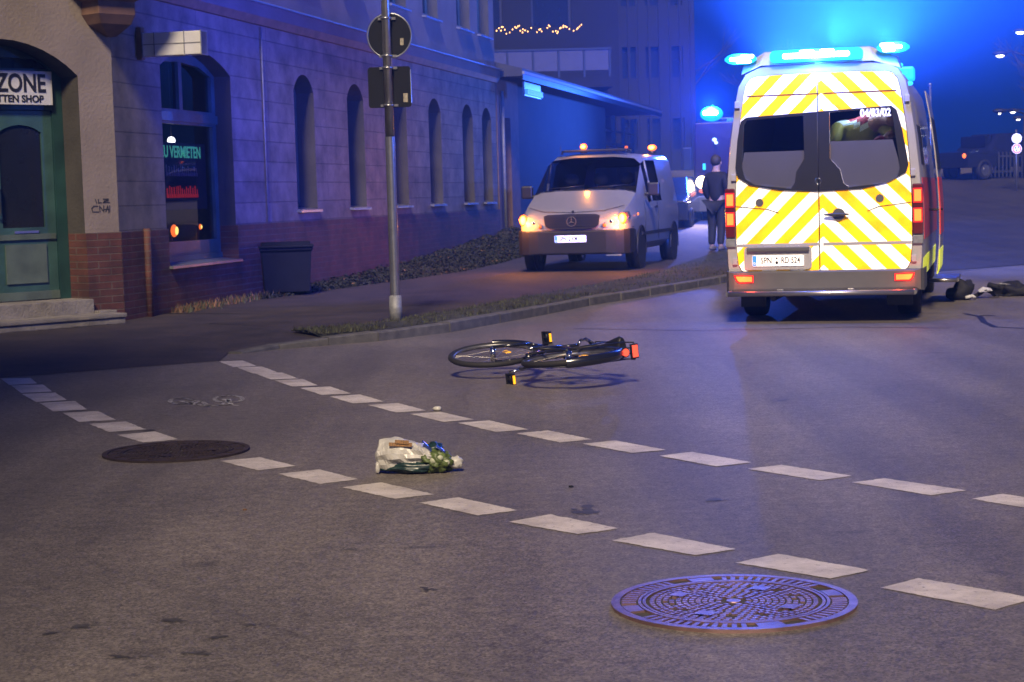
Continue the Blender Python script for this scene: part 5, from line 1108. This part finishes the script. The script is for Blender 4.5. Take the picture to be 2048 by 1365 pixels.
# ================================================================== pedestrian
def person_dark(loc, rz):
    t = thing('person', loc, rz, 'person in dark jacket and trousers standing on the footway between the van and the ambulance', 'person')
    k = 1.0
    P = [(0, 0, .98, .115), (0, .0, 1.18, .12), (0, .01, 1.42, .155), (0, .01, 1.56, .065), (0, -.015, 1.66, .085), (0, -.02, 1.76, .098), (0, -.01, 1.83, .07),
         (.17, .01, 1.47, .075), (.24, .03, 1.22, .055), (.21, -.10, 1.02, .042), (.17, -.16, .98, .035), (-.17, .01, 1.47, .075), (-.24, .03, 1.22, .055), (-.21, -.10, 1.02, .042), (-.17, -.16, .98, .035),
         (.10, 0, .90, .10), (.11, -.01, .50, .068), (.12, .03, .10, .048), (.12, -.10, .04, .042), (-.10, 0, .90, .10), (-.10, .03, .50, .068), (-.11, .12, .10, .048), (-.11, .0, .04, .042)]
    E_ = [(0, 1), (1, 2), (2, 3), (3, 4), (4, 5), (5, 6), (2, 7), (7, 8), (8, 9), (9, 10), (2, 11), (11, 12), (12, 13), (13, 14), (0, 15), (15, 16), (16, 17), (17, 18), (0, 19), (19, 20), (20, 21), (21, 22)]
    skin('body', P, E_, 'skin', t)
    up = [0, 1, 2, 7, 8, 9, 11, 12, 13, 3]; mp = {a: i for i, a in enumerate(up)}
    jp = [(*P[a][:3], P[a][3] * 1.22 + .012) for a in up]; jp[0] = (0, 0, .92, .165)
    skin('jacket', jp, [(mp[a], mp[b]) for a, b in E_ if a in mp and b in mp], 'jacket', t)
    up = [0, 15, 16, 17, 19, 20, 21]; mp = {a: i for i, a in enumerate(up)}
    skin('trousers', [(*P[a][:3], P[a][3] * (1.5 if a == 0 else 1.2) + .012) for a in up], [(mp[a], mp[b]) for a, b in E_ if a in mp and b in mp], 'trouser', t)
    for (x_, y_) in ((.12, -.03), (-.11, .07)):
        MB().ell((x_, y_, .05), .055, .145, .055, 16, 10).build('shoe', 'shoe', t)
    MB().ell((0, .022, 1.775), .106, .108, .115, 20, 12).build('hair', 'hair', t)
    MB().ell((0, -.125, 1.73), .012, .016, .02, 8, 6).build('nose', 'skin', t)
    for s_ in (-1, 1): MB().ell((s_ * .098, -.01, 1.72), .012, .022, .032, 8, 6).build('ear', 'skin', t)
    for s_ in (-1, 1): MB().ell((s_ * .036, -.104, 1.75), .012, .008, .008, 8, 6).build('eye', 'ink', t)
    # hands: palm, four fingers and a thumb each
    for s_ in (-1, 1):
        cx, cy, cz = s_ * .155, -.185, .965
        hp = [(cx + s_ * .02, cy + .03, cz + .02, .030), (cx, cy, cz, .030)]; he = [(0, 1)]
        for f in range(4):
            o_ = len(hp); yx = -.027 + .018 * f; hp += [(cx + yx, cy - .02, cz - .035, .0095), (cx + yx - s_ * .004, cy - .028, cz - .062, .0088), (cx + yx - s_ * .014, cy - .018, cz - .082 + .006 * abs(f - 1.5), .008)]; he += [(1, o_), (o_, o_ + 1), (o_ + 1, o_ + 2)]
        o_ = len(hp); hp += [(cx - s_ * .035, cy - .015, cz - .01, .010), (cx - s_ * .045, cy - .035, cz - .03, .009)]; he += [(1, o_), (o_, o_ + 1)]
        skin('hand', hp, he, 'skin', t, 1)
    return t
pd = person_dark((4.12, 35.6, pz(35.6)), R(150)); pd.scale = (1.0, 1.0, 1.0)

# ================================================================== low garage building
gb = thing('low_annex', C0 + DF * (UL + .25), math.pi / 2 - AF, 'long low annex with a dark overhanging roof beside the corner house', 'building')
GL_ = 21.5
curve_mesh('wall', [[(2.4, 0), (15.2, 0), (15.2, 3.9), (2.4, 3.9)]], .3, 'garage', gb, .25)
curve_mesh('entrance_wall', [[(0, 0), (2.4, 0), (2.4, 3.9), (0, 3.9)], [(.75, .1), (1.55, .1), (1.55, 3.05), (.75, 3.05)]], .3, 'brownwall', gb, .10)
MB().box(.7, 1.6, .30, .34, .1, 3.1).build('door', 'black', gb)
MB().cyl((.6, .05, .3), (.6, .05, 3.6), .035, n=10).build('downpipe', 'sleeve', gb)
m = MB(); m.box(15.2, 21.2, 2.5, 2.8, 0, 3.9).box(15.2, 15.5, .55, 2.5, 0, 3.9); m.build('porch_wall', 'garage', gb)
m = MB()
for x_ in (15.3, 17.2, 19.1, 21.0): m.box(x_ - .06, x_ + .06, .28, .40, 0, 3.7)
m.box(15.3, 21.1, .30, .38, 2.75, 2.87).box(15.3, 21.1, .30, .38, 3.2, 3.25); pw = m.build('porch_frame', 'black', gb)
q = []
for x_ in (-.1, GL_):
    q.append([(x_, -.55, 3.86), (x_, -.55, 4.02), (x_, 2.2, 4.75), (x_, 4.2, 4.75), (x_, 4.2, 3.86)])
MB().loft(q, smooth=False, cap=(True, True)).build('roof', 'roof', gb)
MB().box(-.12, GL_ + .02, -.60, -.552, 3.90, 3.96).build('gutter', 'sleeve', gb); MB().box(-.12, GL_ + .02, -.57, -.55, 3.78, 3.90).build('fascia', 'black', gb)
t = thing('strip_lamp', (0, 0, 0), 0, 'pale blue-white strip lamp under the annex roof next to the corner house', 'lamp'); t.matrix_world = gb.matrix_basis.copy()
MB().box(.85, 2.5, -.46, -.40, 3.52, 3.64).build('lit_tube', 'e_tube', t); MB().box(.8, 2.55, -.40, -.36, 3.50, 3.80).build('housing', 'zinc', t)

# ================================================================== house with the balcony behind
hb = thing('apartment_house', (-1.24, 61.5, -.15), R(4), 'dark apartment house with a long balcony above the annex roof', 'building')
curve_mesh('wall', [[(-5, 0), (3.75, 0), (3.75, 10.4), (-5, 10.4)], [(-.2, 5.2), (.9, 5.2), (.9, 7.6), (-.2, 7.6)], [(1.6, 5.2), (2.6, 5.2), (2.6, 7.6), (1.6, 7.6)]], .4, 'darkwall', hb, 0)
MB().box(3.36, 3.75, .4, 10, 0, 10.4).box(-5, 3.75, 9.6, 10, 0, 10.4).build('side_wall', 'darkwall', hb)
for a_, b_ in ((-.2, .9), (1.6, 2.6)):
    w_ = MB().box(a_, a_ + .06, .2, .26, 5.2, 7.6).box(b_ - .06, b_, .2, .26, 5.2, 7.6).box(a_ + .06, b_ - .06, .2, .26, 7.52, 7.6).build('window', 'black', hb); MB().box(a_, b_, .24, .245, 5.2, 7.6).build('pane', 'win', w_)
bal = MB().box(.3, 3.45, -1.5, .0, 3.62, 3.86).build('balcony', 'darkwall', hb)
for i in range(5): MB().box(.35 + i * .61, .35 + i * .61 + .55, -1.5, -1.46, 4.02, 4.50).build('balcony_panel', 'balcony', bal)
m = MB(); [m.box(.30 + i * .61, .35 + i * .61, -1.5, -1.45, 3.86, 4.52) for i in range(6)]; m.box(.3, 3.42, -1.52, -1.44, 4.50, 4.55); m.build('railing', 'black', bal)
bal.location = (-.05, 0, .0)
MB().box(-5, 3.8, -.12, 0, 3.25, 3.35).build('string_course', 'steelgrey', hb)
MB().cyl((3.05, -.05, 3.0), (3.05, .0, 3.0), .17, n=24).build('vent', 'black', hb)
hb.scale = (1.38,) * 3
t = thing('air_conditioner', (1.08, 61.5, 3.9), R(4), 'pale air conditioning unit with a round fan on the wall of the apartment house', 'air conditioner')
t.scale = (1.38,) * 3; MB().box(-.36, .36, -.3, 0, 0, .62).build('casing', 'balcony', t, bevel=.02); MB().cyl((-.08, -.31, .31), (-.08, -.30, .31), .25, n=28).build('fan', 'black', t); MB().box(-.3, -.26, -.28, .1, -.1, 0).box(.26, .3, -.28, .1, -.1, 0).build('bracket', 'black', t)
t = thing('string_lights', (-.97, 59.1, 6.62), R(4), 'garland of warm fairy lights hanging over the balcony rail', 'string lights')
t.scale = (1.38,) * 3; m = MB(); pp = [(.55 + 2.0 * i / 60, 0, .10 + .05 * math.sin(i * .55) + .03 * math.sin(i * 1.7)) for i in range(61)]; m.tube(pp, .004, 5); m.build('wire', 'black', t)
for i in range(0, 61, 1):
    if random.random() < .3: continue
    p = pp[i]; MB().ell((p[0] + random.uniform(-.015, .015), p[1], p[2] - .02 + random.uniform(-.035, .04)), .013, .013, .019, 7, 5).build('bulb', 'e_bulb', t)
# ---- tall block further back
tb = thing('tall_block', (4.45, 76, gz(74)), R(6), 'tall grey block with vertical ribs fading into blue haze behind the annex', 'building')
curve_mesh('wall', [[(-.2, 0), (3.6, 0), (3.6, 12.4), (-.2, 12.4)]] + [[(.5 + 1.0 * i, z), (1.1 + 1.0 * i, z), (1.1 + 1.0 * i, z + 1.3), (.5 + 1.0 * i, z + 1.3)] for i in range(3) for z in (1.0, 4.0, 7.0, 10.0)], .3, 'farwall', tb, 0)
MB().box(.3, 3.3, .2, .24, .8, 11.6).build('pane', 'win', tb); MB().box(-.2, .1, .3, 14, 0, 12.4).box(3.3, 3.6, .3, 14, 0, 12.4).build('side_wall', 'farwall', tb)
for i in range(9): MB().box(-.15 + i * .44, -.05 + i * .44, -.12, -.003, 0, 12.4).build('rib', 'farwall', tb)
t2 = thing('rendered_block', (-5.5, 80, gz(74)), R(4), 'plain dark gable wall behind the apartment house', 'building')
curve_mesh('wall', [[(0, 0), (9, 0), (9, 12.3), (0, 12.3)]], .4, 'darkwall', t2, 0)
for i in range(3): MB().box(1 + i * 2.6, 2.2 + i * 2.6, -.03, -.003, 6, 7.6).build('window', 'win', t2)
# ================================================================== fire engine with the blue beacon, behind the pedestrian
YT = 48.0; fe = thing('fire_engine', (6.15, YT, gz(YT)), -R(14), 'dark fire engine facing the camera with one blue beacon and a bright headlamp', 'fire engine')
q = [[(-1.2, 0, .45), (1.2, 0, .45), (1.2, 0, 1.5), (1.16, .12, 2.75), (-1.16, .12, 2.75), (-1.2, 0, 1.5)], [(-1.22, 1.9, .45), (1.22, 1.9, .45), (1.22, 1.9, 1.5), (1.18, 1.9, 2.8), (-1.18, 1.9, 2.8), (-1.22, 1.9, 1.5)]]
MB().loft(q, smooth=False, cap=(True, True)).build('cab', 'truck', fe, bevel=.03)
MB().box(-1.23, 1.23, 1.95, 7.2, .55, 2.95).build('body', 'truck', fe, bevel=.03)
curve_mesh('windscreen', [rrect(-1.08, 1.08, 1.5, 2.5, .08)], .01, 'win', fe, -.02).rotation_euler = (-R(3.5), 0, 0)
MB().box(-1.24, 1.24, -.16, .02, .38, .80).build('bumper', 'plastic', fe, bevel=.03)
curve_mesh('grille', [rrect(-.6, .6, .9, 1.35, .04)], .02, 'black', fe, -.025)
for s_ in (-1, 1):
    h_ = MB().cyl((s_ * .98, -.05, 1.17), (s_ * .98, .0, 1.17), .15, n=24).build('headlamp', 'chrome', fe)
    if s_ < 0:
        MB().cyl((s_ * .98, -.06, 1.17), (s_ * .98, -.05, 1.17), .165, n=24).build('lit_bulb', 'e_head', h_); MB().ell((s_ * .98, -.05, .93), .09, .03, .055).build('indicator', 'e_amber2', h_)
    MB().box(*sorted((s_ * 1.25, s_ * 1.48)), -.05, .05, 1.5, 2.1).build('mirror', 'black', fe, bevel=.02)
    wheel(fe, s_ * 1.05, 1.2, .48, .30); wheel(fe, s_ * 1.05, 5.4, .48, .30)
MB().box(-1.1, -.35, .25, .45, 2.78, 2.84).build('beacon_base', 'black', fe)
bc = MB().ell((-.72, .2, 2.98), .31, .20, .20, 24, 14).build('beacon', 'e_cyan', fe); curve_mesh('strobe_led', [rrect(-.92, -.52, 2.94, 3.06, .05)], .03, 'e_white', bc, -.03)
for (x_, z_, s2) in ((-.62, 2.28, .05), (-.58, 2.20, .04), (-.10, 2.32, .055), (.0, 2.42, .05), (-.02, 2.39, .04)):
    MB().ell((x_, -.08, z_), s2 * 1.2, .02, s2, 12, 8).build('lit_lamp', 'e_win', fe)
for (x_, z_) in ((.02, 1.05), (.0, 1.45), (-.95, 1.5)): MB().box(x_, x_ + .07, -.04, -.027, z_, z_ + .16).build('marker', 'e_blue', fe)
lamp('beacon_light', 'POINT', (-.72, -.05, 3.2), BLUE, 3500, fe, .1)
lamp('strobe_and_fill_light', 'SPOT', (.9, 3.5, 3.1), (.06, .21, 1), 360000, fe, .1, R(135), (.42, -.12, .9), 1)  # added spot, hidden behind the ambulance, spreading blue glow through the sky haze
lamp('headlight_beam', 'SPOT', (-.98, -.12, 1.17), (1, .72, .45), 500, fe, .06, R(70), (-.1, -1, -.22))

# ---- blue lit patrol car half hidden behind the van
pc = thing('patrol_car', (3.72, 45.5, gz(45.5)), -R(12), 'small car behind the white van with pale blue lit windows', 'car')
q = [[(-.8, y_, .3), (.8, y_, .3), (.82, y_, .75), (w_, y_, z_), (-w_, y_, z_), (-.82, y_, .75)] for y_, w_, z_ in ((0, .72, .80), (.9, .74, .95), (1.7, .62, 1.40), (3.2, .62, 1.42), (3.9, .72, .98), (4.3, .7, .85))]
MB().loft(q, smooth=False, cap=(True, True)).build('body', 'carpaint', pc, bevel=.03)
for (z_, h_) in ((1.12, .16), (.95, .08)): MB().box(-.72, -.60, -.02, .0, z_ - .3, z_ - .3 + h_).build('lit_panel', 'e_blue', pc)
for s_ in (-1, 1):
    wheel(pc, s_ * .74, .8, .31, .2); wheel(pc, s_ * .74, 3.4, .31, .2)

# ---- dark pickup on the crest at the right
Yc = 66.0; ck = thing('parked_car', (16.2, Yc, gz(Yc)), R(-58), 'dark off-road car on the road crest with small orange lamps lit', 'car')
q = [[(-.85, y_, .45), (.85, y_, .45), (.88, y_, .95), (w_, y_, z_), (-w_, y_, z_), (-.88, y_, .95)] for y_, w_, z_ in ((0, .75, 1.02), (1.1, .78, 1.12), (1.8, .66, 1.68), (3.6, .66, 1.72), (4.1, .70, 1.15), (4.4, .72, 1.1))]
MB().loft(q, smooth=False, cap=(True, True)).build('body', 'carpaint', ck, bevel=.03)
for s_ in (-1, 1):
    wheel(ck, s_ * .78, .85, .37, .24, rimcol='rim'); wheel(ck, s_ * .78, 3.5, .37, .24); MB().ell((s_ * .68, -.02, .88), .08, .04, .09).build('headlamp', 'e_amber', ck)
MB().box(-.60, .60, 1.15, 1.75, 1.18, 1.6).build('windscreen', 'win', ck)

# ---- street lamps, signs and fence at the right
def street_lamp(x, y, h, lab, col='e_lamp', arm=-.9, r_=.16):
    g = gz(y); t = thing('street_lamp', (x - arm, y, g), 0, lab, 'street lamp', 'street lamps along the far road')
    MB().cyl((0, 0, 0), (0, 0, h - g - .1), .07, .045, 12).tube([(0, 0, h - g - .1), (arm * .5, 0, h - g + .06), (arm, 0, h - g + .06)], .03).build('post', 'steelgrey', t)
    hd_ = MB().ell((arm, 0, h - g + .03), .26, .14, .09, 18, 10).build('lamp_head', 'steelgrey', t); MB().ell((arm, 0, h - g - .02), r_, r_ * .7, .09, 16, 10).build('lit_glass', col, hd_)
    return t
street_lamp(16.39, 60, 5.55, 'lit white street lamp below the cyan one at the right', r_=.15)
street_lamp(19.9, 70, 7.1, 'street lamp glowing cyan-white at the top right corner', col='e_white', r_=.17)
street_lamp(22.4, 80, 4.45, 'smaller distant street lamp just above the round signs', r_=.13)
street_lamp(24.9, 88, 4.4, 'most distant street lamp at the right frame edge', r_=.12)
street_lamp(18.0, 66, 3.9, 'dim lamp added in place of a bright curved edge at the right', r_=.06)  # lamp put in place of a bright curved edge
MB_ = None
t = thing('utility_pole', (13.6, 58, gz(58)), 0, 'thin pale pole standing right of the ambulance', 'pole'); MB().cyl((0, 0, 0), (0, 0, 3.6), .05, .04, 10).build('shaft', 'galv', t); MB().ell((0, 0, 3.62), .06, .06, .05).build('cap', 'galv', t)
t = thing('road_sign', (16.92, 60, gz(60)), 0, 'two round white signs one above the other on a thin post at the right edge', 'road sign')
zz = 2.77 - gz(60); MB().cyl((0, .04, 0), (0, .04, zz + .3), .035, n=12).build('post', 'galv', t)
d_ = MB().cyl((0, -.02, zz), (0, .0, zz), .165, n=36).build('round_sign', 'whitefoil', t)
d_ = MB().cyl((0, -.02, zz - .34), (0, .0, zz - .34), .165, n=36).build('round_sign', 'whitefoil', t); MB().torus((0, -.022, zz - .34), .125, .018, 'Y', 32, 6, sq=.2).build('red_ring', 'redrefl', d_)
m = MB(); [m.ell((a_, -.022, zz - .34 + b_), .03, .004, .035, 10, 6) for a_, b_ in ((-.05, .03), (.05, .05), (.0, -.05))]; m.build('blue_mark', 'plateblue', d_)
t = thing('fence', (17.0, 66, gz(66)), 0, 'grey slatted fence at the right edge near the round signs', 'fence')
for k in range(5): MB().box(k * 1.8, k * 1.8 + .1, 0, .1, 0, 1.1).build('post', 'steelgrey', t)
m = MB(); [m.box(.1 + i * .14, .16 + i * .14, .03, .06, .08, 1.0) for i in range(50)]; m.box(.1, 7.2, .062, .10, .25, .32).box(.1, 7.2, .062, .10, .8, .87); m.build('slats', 'steelgrey', t)
# ---- bare trees in the haze
def tree(x, y, h, seed, lab):
    rd = random.Random(seed); t = thing('tree', (x, y, gz(y)), rd.uniform(0, 6), lab, 'tree', 'bare winter trees in the haze'); m = MB()
    def br(p, d, l, r, dep):
        q = p + d * l; mid = (p + q) / 2 + Vector((rd.uniform(-.05, .05) * l, rd.uniform(-.05, .05) * l, 0)); m.cyl(p, mid, r, r * .85, 6, cap=False); m.cyl(mid, q, r * .85, r * .65, 6, cap=False)
        if dep == 0: return
        for k in range(3 if dep > 1 else 4):
            nd = (d + Vector((rd.uniform(-.8, .8), rd.uniform(-.8, .8), rd.uniform(-.1, .5)))).normalized(); br(q if k else mid, nd, l * rd.uniform(.6, .8), r * .55, dep - 1)
    br(Vector((0, 0, 0)), Vector((0, 0, 1)), h * .32, h * .022, 5); o = m.build('trunk', 'bark', t, fix=False); return t
tree(14.2, 96, 8, 1, 'bare tree behind the thin pole beyond the crest'); tree(30, 98, 9, 3, 'bare tree right of the far house')
tree(9.5, 100, 8.5, 5, 'bare tree hidden behind the ambulance roof')

# ================================================================== the air
hz_ = MB().box(-45, 75, -20, 130, -1.5, 15.3).build('haze', 'black'); tag(hz_, kind='stuff'); hz_.data.materials.clear()
hm = bpy.data.materials.new('haze_air'); hm.use_nodes = True; n = hm.node_tree; n.nodes.clear(); o = n.nodes.new("ShaderNodeOutputMaterial"); v = n.nodes.new("ShaderNodeVolumePrincipled")
v.inputs["Color"].default_value = (.18, .42, 1, 1); v.inputs["Density"].default_value = .0045; v.inputs["Anisotropy"].default_value = .5
n.links.new(v.outputs[0], o.inputs["Volume"]); hz_.data.materials.append(hm)
